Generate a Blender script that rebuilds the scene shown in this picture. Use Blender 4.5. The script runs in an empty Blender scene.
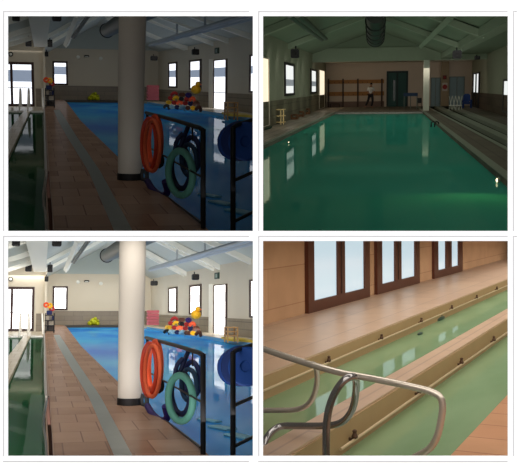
import bpy, bmesh, math, random
from mathutils import Vector, Matrix
random.seed(4)
SC = bpy.context.scene
F = 900.0; CX, CY = 258.5, 231.5          # focal length and centre of the 517x463 frame

# ------------------------------------------------------------------ camera, world, exposure
cd = bpy.data.cameras.new('camera'); cam = bpy.data.objects.new('camera', cd); SC.collection.objects.link(cam)
cd.sensor_fit = 'HORIZONTAL'; cd.sensor_width = 36.0; cd.lens = 36.0 * F / 517.0
cd.clip_start = 0.1; cd.clip_end = 500
cam.location = (0, 0, 0); cam.rotation_euler = (math.pi / 2, 0, 0)
SC.camera = cam
w = bpy.data.worlds.new('world'); SC.world = w; w.use_nodes = True
w.node_tree.nodes['Background'].inputs[0].default_value = (1, 1, 1, 1)
w.node_tree.nodes['Background'].inputs[1].default_value = 1.09
SC.view_settings.view_transform = 'Standard'; SC.view_settings.look = 'None'
SC.view_settings.gamma = 1.0; SC.view_settings.exposure = 0.0; SC.view_settings.use_curve_mapping = False

def lin(c):
    return tuple(((x / 255) / 12.92 if x <= 10 else ((x / 255 + .055) / 1.055) ** 2.4) for x in c)

# ------------------------------------------------------------------ rooms (each level in its own frame, eye at the origin)
class Room:
    def __init__(s, yaw, pitch, roll, dy, side, level):
        s.R = Matrix.Rotation(yaw, 3, 'Z') @ Matrix.Rotation(pitch, 3, 'X') @ Matrix.Rotation(roll, 3, 'Y')
        s.dy = dy; s.side = side; s.level = level
    def ray(s, px, py):
        d = Vector(((px - CX) / F, 1, (CY - (py + s.dy)) / F)); return s.R.transposed() @ d
    def z(s, px, py, h):
        d = s.ray(px, py); return d * (h / d.z)
    def y(s, px, py, Y):
        d = s.ray(px, py); return d * (Y / d.y)
    def pl(s, px, py, p, n):
        d = s.ray(px, py); return d * (p.dot(n) / d.dot(n))
A1 = Room(0.23687, 0.16062, -0.02252, -225.0, -1, 1)    # dim room with the blue pool
A3 = Room(0.23490, -0.08132, 0.02037, 0.0, -1, -1)      # the same hall brightly lit
B2 = Room(-0.14636, 0.15759, 0.01024, 0.0, 1, 1)        # green pool seen end on
C4 = Room(-0.43796, 0.0206, 0.0, 0.0, 1, -1)            # wading channels
CUR = A3
def setroom(r):
    global CUR; CUR = r

def lamp(room, loc, normal, sx, sy, power, col=(1, 1, 1)):
    l = bpy.data.lights.new('fill_light', 'AREA'); l.shape = 'RECTANGLE'; l.size = sx; l.size_y = sy
    l.energy = power; l.color = col
    o = bpy.data.objects.new('fill_light', l); SC.collection.objects.link(o)
    q = Vector(normal).normalized().to_track_quat('-Z', 'Y').to_matrix()
    o.matrix_world = Matrix.Translation(room.R @ Vector(loc)) @ (room.R @ q).to_4x4()
    return o
def light_rows(room, xa, xb, zf, y0, y1, step, k, col, up=False, tilt=.5):
    # rows of added fill lamps for even light, turned away from the viewer;
    # each row spans the hall between its own walls, k in watts per square metre
    y = y0
    while y < y1:
        a, b = xa(y), xb(y)
        lamp(room, ((a + b) / 2, y, zf(y)), (0, tilt, .87 if up else -.87), b - a, min(step * .85, .9), k * (b - a) * step, col)
        y += step
axa = lambda y: -3.4; axb = lambda y: min(9.0, .225 * y - .15)
light_rows(A1, axa, axb, lambda y: 2.1, 6.5, 80, 3, .42, (1.0, 0.95, 0.9))
light_rows(A1, axa, axb, lambda y: max(-1.35, -.15 * y + .1), 10, 76, 4, .20, (0.9, 0.96, 1.0), True)
light_rows(A3, axa, axb, lambda y: min(2.1, .07 * y - .1), 6.5, 80, 2.6, 2.75, (1.0, 0.97, 0.93))
light_rows(A3, axa, axb, lambda y: -1.35, 10, 76, 4, 1.8, (0.98, 0.98, 1.0), True)
bxa = lambda y: max(-4.5, -.135 * y + .15); bxb = lambda y: 3.8
light_rows(B2, bxa, bxb, lambda y: 1.45, 5.4, 53, 3, .9, (1.0, 1.0, 0.96))
light_rows(B2, bxa, bxb, lambda y: max(-1.3, -.15 * y + .15), 9, 54, 4, .55, (0.9, 1.0, 0.85), True)
lamp(B2, (0, 57.5, 1.3), (0, .7, -.7), 9, 2, 60, (1.0, 0.9, 0.8))  # extra fill lamp added to brighten the far wall
light_rows(C4, lambda y: max(-7.2, -.455 * y + .15), lambda y: .6, lambda y: -.031 * y - .13, 5.6, 46, 1.6, 5.2, (1.0, 0.96, 0.91), False, .3)

# ------------------------------------------------------------------ materials
def newmat(name):
    m = bpy.data.materials.new(name); m.use_nodes = True; nt = m.node_tree
    return m, nt, nt.nodes['Principled BSDF']
MATS = {}
def P(name, c, rough=.6, metal=0.0, noise=.08, nscale=6.0, spec=.3, bump=0.0):
    if name in MATS: return MATS[name]
    m, nt, b = newmat(name); L = lin(c)
    b.inputs['Roughness'].default_value = rough; b.inputs['Metallic'].default_value = metal
    b.inputs['Specular IOR Level'].default_value = spec
    tc = nt.nodes.new('ShaderNodeTexCoord'); n = nt.nodes.new('ShaderNodeTexNoise'); n.inputs['Scale'].default_value = nscale
    n.inputs['Detail'].default_value = 4
    nt.links.new(tc.outputs['Object'], n.inputs['Vector'])
    r = nt.nodes.new('ShaderNodeMix'); r.data_type = 'RGBA'
    r.inputs[6].default_value = (*[x * (1 - noise) for x in L], 1); r.inputs[7].default_value = (*[min(1, x * (1 + noise)) for x in L], 1)
    nt.links.new(n.outputs['Fac'], r.inputs[0]); nt.links.new(r.outputs[2], b.inputs['Base Color'])
    if bump:
        bp = nt.nodes.new('ShaderNodeBump'); bp.inputs['Strength'].default_value = bump
        nt.links.new(n.outputs['Fac'], bp.inputs['Height']); nt.links.new(bp.outputs[0], b.inputs['Normal'])
    MATS[name] = m; return m
def tiles(name, c1, c2, cm, bw, bh, mortar, axes='XY', rough=.35, gloss=.08, sh=1.0):
    m, nt, b = newmat(name)
    tc = nt.nodes.new('ShaderNodeTexCoord'); br = nt.nodes.new('ShaderNodeTexBrick')
    sp = nt.nodes.new('ShaderNodeSeparateXYZ'); cb = nt.nodes.new('ShaderNodeCombineXYZ')
    nt.links.new(tc.outputs['Object'], sp.inputs[0])
    nt.links.new(sp.outputs['XYZ'.index(axes[0])], cb.inputs[0]); nt.links.new(sp.outputs['XYZ'.index(axes[1])], cb.inputs[1])
    nt.links.new(cb.outputs[0], br.inputs['Vector'])
    for k, c in (('Color1', c1), ('Color2', c2), ('Mortar', cm)): br.inputs[k].default_value = (*lin(c), 1)
    br.inputs['Scale'].default_value = 1.0; br.inputs['Brick Width'].default_value = bw; br.inputs['Row Height'].default_value = bh
    br.inputs['Mortar Size'].default_value = mortar; br.inputs['Mortar Smooth'].default_value = .4
    br.offset = .5 * sh
    n = nt.nodes.new('ShaderNodeTexNoise'); n.inputs['Scale'].default_value = 1.3; n.inputs['Detail'].default_value = 5
    nt.links.new(tc.outputs['Object'], n.inputs['Vector'])
    mx = nt.nodes.new('ShaderNodeMix'); mx.data_type = 'RGBA'; mx.blend_type = 'MULTIPLY'; mx.inputs[0].default_value = .5
    cr = nt.nodes.new('ShaderNodeValToRGB'); cr.color_ramp.elements[0].position = .3; cr.color_ramp.elements[1].position = .7
    cr.color_ramp.elements[0].color = (.72, .7, .68, 1); cr.color_ramp.elements[1].color = (1, 1, 1, 1)
    nt.links.new(n.outputs['Fac'], cr.inputs[0]); nt.links.new(br.outputs['Color'], mx.inputs[6]); nt.links.new(cr.outputs[0], mx.inputs[7])
    d = nt.nodes.new('ShaderNodeBsdfDiffuse'); g = nt.nodes.new('ShaderNodeBsdfGlossy'); g.inputs['Roughness'].default_value = rough
    ms = nt.nodes.new('ShaderNodeMixShader'); ms.inputs[0].default_value = gloss
    nt.links.new(mx.outputs[2], d.inputs[0]); nt.links.new(d.outputs[0], ms.inputs[1]); nt.links.new(g.outputs[0], ms.inputs[2])
    nt.links.new(ms.outputs[0], nt.nodes['Material Output'].inputs[0]); nt.nodes.remove(b)
    MATS[name] = m; return m
def water(name, c1, c2, gloss, scale=(1.2, .3, 1), bump=.06, gcol=(1, 1, 1), pscale=.25):
    m, nt, b = newmat(name); nt.nodes.remove(b)
    tc = nt.nodes.new('ShaderNodeTexCoord'); mp = nt.nodes.new('ShaderNodeMapping'); mp.inputs['Scale'].default_value = scale
    nt.links.new(tc.outputs['Object'], mp.inputs[0])
    n = nt.nodes.new('ShaderNodeTexNoise'); n.inputs['Scale'].default_value = 1.0; n.inputs['Detail'].default_value = 3
    nt.links.new(mp.outputs[0], n.inputs['Vector'])
    n2 = nt.nodes.new('ShaderNodeTexNoise'); n2.inputs['Scale'].default_value = pscale; n2.inputs['Detail'].default_value = 3
    nt.links.new(mp.outputs[0], n2.inputs['Vector'])
    mx = nt.nodes.new('ShaderNodeMix'); mx.data_type = 'RGBA'; mx.inputs[6].default_value = (*lin(c1), 1); mx.inputs[7].default_value = (*lin(c2), 1)
    cr = nt.nodes.new('ShaderNodeMapRange'); cr.inputs[1].default_value = .35; cr.inputs[2].default_value = .65
    nt.links.new(n2.outputs['Fac'], cr.inputs[0]); nt.links.new(cr.outputs[0], mx.inputs[0])
    bp = nt.nodes.new('ShaderNodeBump'); bp.inputs['Strength'].default_value = bump; bp.inputs['Distance'].default_value = .1
    nt.links.new(n.outputs['Fac'], bp.inputs['Height'])
    d = nt.nodes.new('ShaderNodeBsdfDiffuse'); g = nt.nodes.new('ShaderNodeBsdfGlossy'); g.inputs['Roughness'].default_value = .03
    g.inputs[0].default_value = (*gcol, 1)
    nt.links.new(bp.outputs[0], g.inputs['Normal'])
    ms = nt.nodes.new('ShaderNodeMixShader'); ms.inputs[0].default_value = gloss
    nt.links.new(mx.outputs[2], d.inputs[0]); nt.links.new(d.outputs[0], ms.inputs[1]); nt.links.new(g.outputs[0], ms.inputs[2])
    nt.links.new(ms.outputs[0], nt.nodes['Material Output'].inputs[0]); MATS[name] = m; return m
def emit(name, c, s):
    if name in MATS: return MATS[name]
    m, nt, b = newmat(name)
    b.inputs['Base Color'].default_value = (.2, .2, .2, 1); b.inputs['Emission Color'].default_value = (*lin(c), 1); b.inputs['Emission Strength'].default_value = s
    b.inputs['Roughness'].default_value = .1
    MATS[name] = m; return m

# ------------------------------------------------------------------ mesh helper
class MB:
    def __init__(s): s.v = []; s.f = []
    def add(s, vs, fs):
        o = len(s.v); s.v += [Vector(v) for v in vs]; s.f += [tuple(i + o for i in f) for f in fs]; return s
    def box(s, a, b):
        (x0, y0, z0), (x1, y1, z1) = a, b
        return s.add([(x0,y0,z0),(x1,y0,z0),(x1,y1,z0),(x0,y1,z0),(x0,y0,z1),(x1,y0,z1),(x1,y1,z1),(x0,y1,z1)],
                     [(0,3,2,1),(4,5,6,7),(0,1,5,4),(1,2,6,5),(2,3,7,6),(3,0,4,7)])
    def cbox(s, c, sx, sy, sz, rz=0.0, bev=0.0):
        # box about its centre, corners chamfered in plan
        c = Vector(c); R = Matrix.Rotation(rz, 3, 'Z'); b = min(bev, sx / 2.1, sz / 2.1)
        if b <= 0:
            pts = [(-sx/2,-sz/2),(sx/2,-sz/2),(sx/2,sz/2),(-sx/2,sz/2)]
        else:
            pts = [(-sx/2+b,-sz/2),(sx/2-b,-sz/2),(sx/2,-sz/2+b),(sx/2,sz/2-b),(sx/2-b,sz/2),(-sx/2+b,sz/2),(-sx/2,sz/2-b),(-sx/2,-sz/2+b)]
        n = len(pts)
        vs = [c + R @ Vector((x, y, z)) for y in (-sy/2, sy/2) for (x, z) in pts]
        return s.add(vs, [tuple(range(n)), tuple(range(2*n-1, n-1, -1))] + [(i, (i+1) % n + 0, (i+1) % n + n, i + n)[::-1] for i in range(n)])
    def prism(s, pts, z0, z1):
        n = len(pts); vs = [(p[0], p[1], z0) for p in pts] + [(p[0], p[1], z1) for p in pts]
        return s.add(vs, [tuple(range(n))[::-1], tuple(range(n, 2*n))] + [(i, (i+1) % n, (i+1) % n + n, i + n) for i in range(n)])
    def solid(s, pts, off):
        # planar polygon given thickness along a vector
        n = len(pts); off = Vector(off); vs = [Vector(p) for p in pts] + [Vector(p) + off for p in pts]
        return s.add(vs, [tuple(range(n))[::-1], tuple(range(n, 2*n))] + [(i, (i+1) % n, (i+1) % n + n, i + n) for i in range(n)])
    def tube(s, pts, r, n=10, smooth=0, r2=None):
        pts = [Vector(p) for p in pts]
        for _ in range(smooth):
            q = [pts[0]]
            for a, b in zip(pts, pts[1:]): q += [a.lerp(b, .25), a.lerp(b, .75)]
            q.append(pts[-1]); pts = q
        vs = []; up = None
        for i, p in enumerate(pts):
            t = (pts[min(i+1, len(pts)-1)] - pts[max(i-1, 0)]).normalized()
            if up is None: up = Vector((0, 0, 1)) if abs(t.z) < .9 else Vector((1, 0, 0))
            a = t.cross(up).normalized(); up = a.cross(t).normalized()
            rr = r if r2 is None else r + (r2 - r) * i / (len(pts) - 1)
            vs += [p + (a * math.cos(2*math.pi*k/n) + up * math.sin(2*math.pi*k/n)) * rr for k in range(n)]
        fs = [(i*n+k, i*n+(k+1) % n, (i+1)*n+(k+1) % n, (i+1)*n+k) for i in range(len(pts)-1) for k in range(n)]
        fs += [tuple(range(n))[::-1], tuple(range((len(pts)-1)*n, len(pts)*n))]
        return s.add(vs, fs)
    def ring(s, c, u, v, R, r, n=36, m=10, sv=1.0):
        # closed hoop about c in the plane of u and v; sv stretches it along v
        c = Vector(c); u = Vector(u).normalized(); v = Vector(v).normalized(); w_ = u.cross(v).normalized(); vs = []
        for i in range(n):
            a = 2*math.pi*i/n; d = u*math.cos(a) + v*math.sin(a); p = c + (u*math.cos(a) + v*math.sin(a)*sv) * R
            for k in range(m):
                b = 2*math.pi*k/m; vs.append(p + (d*math.cos(b) + w_*math.sin(b)) * r)
        return s.add(vs, [(i*m+k, ((i+1) % n)*m+k, ((i+1) % n)*m+(k+1) % m, i*m+(k+1) % m) for i in range(n) for k in range(m)])
    def lathe(s, c, prof, n=28, axis=(0, 0, 1)):
        c = Vector(c); q = Vector(axis).normalized().to_track_quat('Z', 'Y').to_matrix(); vs = []
        for (r, h) in prof: vs += [c + q @ Vector((r*math.cos(2*math.pi*k/n), r*math.sin(2*math.pi*k/n), h)) for k in range(n)]
        fs = [(i*n+k, i*n+(k+1) % n, (i+1)*n+(k+1) % n, (i+1)*n+k) for i in range(len(prof)-1) for k in range(n)]
        fs += [tuple(range(n))[::-1], tuple(range((len(prof)-1)*n, len(prof)*n))]
        return s.add(vs, fs)
    def ball(s, c, rx, ry, rz, n=16, m=10):
        vs = []
        for j in range(1, m):
            t = math.pi*j/m
            vs += [(c[0]+rx*math.sin(t)*math.cos(2*math.pi*k/n), c[1]+ry*math.sin(t)*math.sin(2*math.pi*k/n), c[2]+rz*math.cos(t)) for k in range(n)]
        vs += [(c[0], c[1], c[2]+rz), (c[0], c[1], c[2]-rz)]; L = (m-1)*n
        fs = [(j*n+k, (j+1)*n+k, (j+1)*n+(k+1) % n, j*n+(k+1) % n) for j in range(m-2) for k in range(n)]
        fs += [(L, k, (k+1) % n) for k in range(n)] + [(L+1, (m-2)*n+(k+1) % n, (m-2)*n+k) for k in range(n)]
        return s.add(vs, fs)
    def build(s, name, mat, parent=None, base=None, smooth=False, clip=True, bevel=0):
        room = CUR
        if parent is not None:
            b = Vector(parent['_b']); room = parent_room[parent.name]
        else:
            if base is None:
                lo = [min(v[i] for v in s.v) for i in range(3)]; hi = [max(v[i] for v in s.v) for i in range(3)]
                base = ((lo[0]+hi[0])/2, (lo[1]+hi[1])/2, lo[2])
            b = Vector(base)
        me = bpy.data.meshes.new(name); bm = bmesh.new()
        bv = [bm.verts.new(v - b) for v in s.v]
        for f in s.f:
            try: bm.faces.new([bv[i] for i in f])
            except ValueError: pass
        bmesh.ops.recalc_face_normals(bm, faces=bm.faces)
        if room is not None and clip:
            # each hall stops at the added party wall and slab between the halls
            for (wp, wn) in ((Vector((room.side*.012, 0, 0)), Vector((room.side, 0, 0))),
                             (Vector((0, 0, 0.0 if room.level > 0 else -.044)), Vector((0, 0, room.level))),
                             (Vector((0, 5.1, 0)), Vector((0, 1, 0)))):
                lp = room.R.transposed() @ wp - b; ln = room.R.transposed() @ wn
                if any((v.co - lp).dot(ln) < 0 for v in bm.verts):
                    g = bm.verts[:] + bm.edges[:] + bm.faces[:]
                    r = bmesh.ops.bisect_plane(bm, geom=g, plane_co=lp, plane_no=-ln, clear_outer=True)
                    ed = [e for e in r['geom_cut'] if isinstance(e, bmesh.types.BMEdge)]
                    if ed:
                        try: bmesh.ops.holes_fill(bm, edges=ed)
                        except Exception: pass
        if smooth:
            for f in bm.faces: f.smooth = True
        bm.to_mesh(me); bm.free(); me.materials.append(mat)
        if smooth:
            try: me.set_sharp_from_angle(angle=math.radians(40))
            except Exception: pass
        o = bpy.data.objects.new(name, me); SC.collection.objects.link(o)
        if bevel:
            mo = o.modifiers.new('bevel', 'BEVEL'); mo.width = bevel; mo.segments = 2
        if parent is not None: o.parent = parent
        elif room is not None: o.matrix_world = room.R.to_4x4() @ Matrix.Translation(b)
        else: o.location = b
        o['_b'] = tuple(b); parent_room[o.name] = room
        return o
parent_room = {}
def thing(name, label, cat, base, group=None):
    o = bpy.data.objects.new(name, None); SC.collection.objects.link(o); o.empty_display_size = .1
    o.matrix_world = CUR.R.to_4x4() @ Matrix.Translation(Vector(base)) if CUR else Matrix.Translation(Vector(base))
    o['_b'] = tuple(base); parent_room[o.name] = CUR
    return tag(o, label, cat, group)
def tag(o, label, cat, group=None, kind=None):
    o['label'] = label; o['category'] = cat
    if group: o['group'] = group
    if kind: o['kind'] = kind
    return o
def struct(o): o['kind'] = 'structure'; return o

class Wall:
    """a vertical wall through two floor points; u runs along it, d comes out into the room"""
    def __init__(s, a, b):
        s.a = Vector((a[0], a[1], 0)); s.u = (Vector((b[0], b[1], 0)) - s.a); s.len = s.u.length; s.u.normalize()
        s.n = Vector((s.u.y, -s.u.x, 0))
        if s.n.dot(-s.a) < 0: s.n = -s.n
    def at(s, px, py, d=0.0):
        p = CUR.pl(px, py, s.a + s.n*d, s.n); return (p - s.a).dot(s.u), p.z
    def p(s, u, z, d=0.0): return s.a + s.u*u + s.n*d + Vector((0, 0, z))
    def box(s, m, u0, u1, z0, z1, d0, d1):
        q = [s.p(u, z, d) for d in (d0, d1) for (u, z) in ((u0, z0), (u1, z0), (u1, z1), (u0, z1))]
        return m.add(q, [(0,1,2,3),(7,6,5,4),(0,4,5,1),(1,5,6,2),(2,6,7,3),(3,7,4,0)])

def framed(wall, name, px0, py0, px1, py1, fm, pm, fw=.08, mull=(), bars=(), band=None, bandmat=None, proud=.06, bottom=None):
    """framed opening between two corners in the photograph: frame with pane as its part"""
    pym = (py0 + py1) / 2
    u0, _ = wall.at(px0, pym, proud); u1, _ = wall.at(px1, pym, proud); pxm = (px0 + px1) / 2
    z1 = wall.at(pxm, py0, proud)[1]; z0 = wall.at(pxm, py1, proud)[1]
    if u1 < u0: u0, u1 = u1, u0
    fu = fw if isinstance(fw, tuple) else (fw, fw)
    m = MB(); wall.box(m, u0, u0+fu[0], z0, z1, 0, proud); wall.box(m, u1-fu[0], u1, z0, z1, 0, proud)
    wall.box(m, u0+fu[0], u1-fu[0], z1-fu[1], z1, 0, proud); wall.box(m, u0+fu[0], u1-fu[0], z0, z0+(bottom or fu[1]), 0, proud)
    for t in mull:
        c = u0 + (u1-u0)*t; wall.box(m, c-fu[0]*.5, c+fu[0]*.5, z0+fu[1], z1-fu[1], 0, proud)
    for t in bars:
        c = z0 + (z1-z0)*t; wall.box(m, u0+fu[0], u1-fu[0], c-.02, c+.02, 0, proud*.9)
    o = struct(m.build(name, fm, base=wall.p((u0+u1)/2, z0)))
    g = MB(); wall.box(g, u0+fu[0]*.6, u1-fu[0]*.6, z0+fu[1]*.5, z1-fu[1]*.5, .012, .02); g.build('pane', pm, o)
    if band:
        g = MB(); wall.box(g, u0+fu[0], u1-fu[0], z0+(z1-z0)*band[0], z0+(z1-z0)*band[1], .021, .028); g.build('outside_view_strip', bandmat, o)  # glowing strip added in place of the view outside
    return o, (u0, u1, z0, z1)

# ------------------------------------------------------------------ white front wall with four openings; unseen dividers and shell added to block light
M_white = P('white_board', (252, 252, 252), .9, noise=0.0, spec=0.0)
M_grey = P('grey_line', (203, 200, 202), .9, noise=0.0, spec=0.0)
M_shell = P('shell_plaster', (120, 120, 118), .9, noise=.03)
CUR = None
Y0 = 5.0
def scr(px, py, Y=Y0): return ((px - CX)/F*Y, (CY - py)/F*Y)
xs = [-60, 8, 252.8, 263.1, 507.9, 580]; ys = [-60, 16, 230.9, 241, 455.9, 520]
m = MB()
for i in range(5):
    for j in range(5):
        if i in (1, 3) and j in (1, 3): continue
        x0, z1 = scr(xs[i], ys[j]); x1, z0 = scr(xs[i+1], ys[j+1])
        m.box((x0, Y0, z0), (x1, Y0 + .006, z1))
o = m.build('wall_front', M_white, clip=False); struct(o)
bm = bmesh.new(); bm.from_mesh(o.data); bmesh.ops.remove_doubles(bm, verts=bm.verts, dist=1e-5); bm.to_mesh(o.data); bm.free()
k = 0
for (x0, y0, x1, y1) in ((3.1, 11.1, 249, 12), (258.2, 11.1, 507.5, 12), (512.9, 11.1, 517, 12), (3.1, 236, 249, 236.9), (258.2, 236, 507.5, 236.9),
                         (512.9, 236, 517, 236.9), (3.1, 461.1, 249, 462), (258.2, 461.1, 507.5, 462),
                         (3.1, 12, 4, 231), (258.2, 12, 259.1, 231), (513, 12, 513.9, 231), (3.1, 236.9, 4, 456), (258.2, 236.9, 259.1, 456), (513, 236.9, 513.9, 456)):
    k += 1; a, d = scr(x0, y0); c, b_ = scr(x1, y1)
    struct(MB().box((a, Y0-.0015, b_), (c, Y0-.0003, d)).build('trim_%d' % k, M_grey, clip=False))
S = 34
struct(MB().box((-S, 5.02, -.04), (S, 104, -.004)).build('light_divider_slab', M_shell, clip=False))  # dividers added to keep the light of the halls apart
struct(MB().box((-.012, 5.02, -S), (.012, 104, -.04)).build('light_divider', M_shell, clip=False))
struct(MB().box((-.012, 5.02, -.004), (.012, 104, S)).build('light_divider_upper', M_shell, clip=False))
struct(MB().box((-S-.2, 5.02, -S), (-S, 104, S)).build('wall_left', M_shell, clip=False))  # unseen outer shell from here on, added to keep outside light out
struct(MB().box((S, 5.02, -S), (S+.2, 104, S)).build('wall_right', M_shell, clip=False))
struct(MB().box((-S, 104, -S), (S, 104.2, S)).build('wall_back', M_shell, clip=False))
struct(MB().box((-S, 5.02, S), (S, 104, S+.2)).build('shell_top', M_shell, clip=False))
struct(MB().box((-S, 5.02, -S-.2), (S, 104, -S)).build('floor', M_shell, clip=False))
# the front wall carries on past the openings
m = MB(); a = scr(-60, -60); b_ = scr(580, 520)
m.box((-S, Y0, -S), (a[0], Y0+.02, S)); m.box((b_[0], Y0, -S), (S, Y0+.02, S)); m.box((a[0], Y0, a[1]), (b_[0], Y0+.02, S)); m.box((a[0], Y0, -S), (b_[0], Y0+.02, b_[1]))
struct(m.build('wall_front_outer', M_white, clip=False))

# ------------------------------------------------------------------ shared materials
M_cream = P('cream_plaster', (208, 197, 176), .8, noise=.04, nscale=.6)
M_gable = P('pale_blue_gable', (176, 184, 178), .8, noise=.06, nscale=.4)
M_ceil = P('ceiling_boards', (190, 194, 186), .8, noise=.06, nscale=.5)
M_beam = P('white_painted_beam', (232, 230, 218), .6, noise=.04)
M_frame = P('dark_red_brown_frame', (52, 24, 18), .4)
M_black = P('black_plastic', (13, 12, 12), .5)
M_steel = P('polished_steel', (190, 180, 170), .18, 1.0, noise=.05)
M_dsteel = P('dark_brushed_steel', (34, 31, 30), .42, .4, noise=.1)
M_dock = tiles('brown_deck_tiles', (176, 142, 118), (152, 120, 98), (132, 104, 88), .5, .95, .010, 'XY', .2, .13)
M_stripe = P('grey_stripe_tiles', (138, 140, 132), .4, noise=.12, nscale=4)
M_pale = tiles('pale_deck', (214, 200, 176), (206, 190, 166), (186, 170, 148), 1.0, 2.0, .012, 'XY', .22, .22)
M_wain = tiles('grey_wainscot_tiles', (136, 122, 100), (128, 113, 94), (108, 98, 82), 1.6, .4, .02, 'XZ', .4, .05)
M_wainR = tiles('grey_wainscot_tiles_side', (150, 138, 118), (142, 130, 110), (122, 112, 96), 4.0, .4, .03, 'YZ', .4, .05)
M_blue = water('blue_pool_water', (18, 116, 206), (72, 172, 218), .2, (1.2, .35, 1), .05)
M_green = water('dark_green_water', (8, 58, 32), (16, 82, 44), .10, (2.0, .5, 1), .03)
M_orange = P('orange_foam', (226, 84, 44), .6)
M_navy = P('navy_foam', (18, 30, 78), .55)
M_teal = P('pale_green_foam', (78, 132, 116), .6)
M_purple = P('purple_foam', (44, 24, 92), .6)
M_blueF = P('blue_foam', (16, 56, 124), .6)
M_yel = P('yellow_vinyl', (236, 176, 30), .5)
M_lime = P('lime_vinyl', (196, 200, 40), .5)
M_red = P('red_foam', (170, 42, 40), .6)
M_pink = P('pink_foam', (176, 84, 88), .6)
M_wood = P('pale_wood', (196, 150, 96), .6, noise=.15, nscale=9)
M_duct = P('grey_duct', (112, 112, 104), .5, .3)
M_pipe = P('galvanised_pipe', (176, 182, 186), .4, .2)

def c5(x, y): return (x/3.977, 236 + y/3.977)
def c6(x, y): return (125 + x/3.917, 236 + y/3.917)
def c7(x, y): return (x/3.954, 346 + y/3.954)
def c8(x, y): return (125 + x/3.917, 346 + y/3.917)

def speaker(px0, py0, px1, py1, Y, label, group, hang=True, wall_arm=None, rz=0.0):
    a = CUR.y(px0, py0, Y); b = CUR.y(px1, py1, Y); c = (a + b)/2; sx = abs(b.x-a.x); sz = abs(a.z-b.z)
    t = thing('loudspeaker', label, 'speaker', (c.x, c.y, c.z-sz/2), group)
    dp = .5*sx + .12
    MB().cbox(c, sx, dp, sz, rz, sx*.12).build('cabinet', M_black, t)
    MB().lathe((c.x, c.y-dp/2-.002, c.z), [(sx*.34, 0), (sx*.34, .02), (sx*.26, .03), (sx*.08, .012)], 20, (0, -1, 0)).build('speaker_cone', P('speaker_cone_grey', (30, 28, 27), .7), t)
    MB().tube([(c.x, c.y+dp/2, c.z), (c.x, c.y+dp/2+.15, c.z+sz*.4), (c.x, c.y+dp/2+.15, c.z+sz*.9)], .03).build('bracket', M_black, t)
    return t

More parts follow.
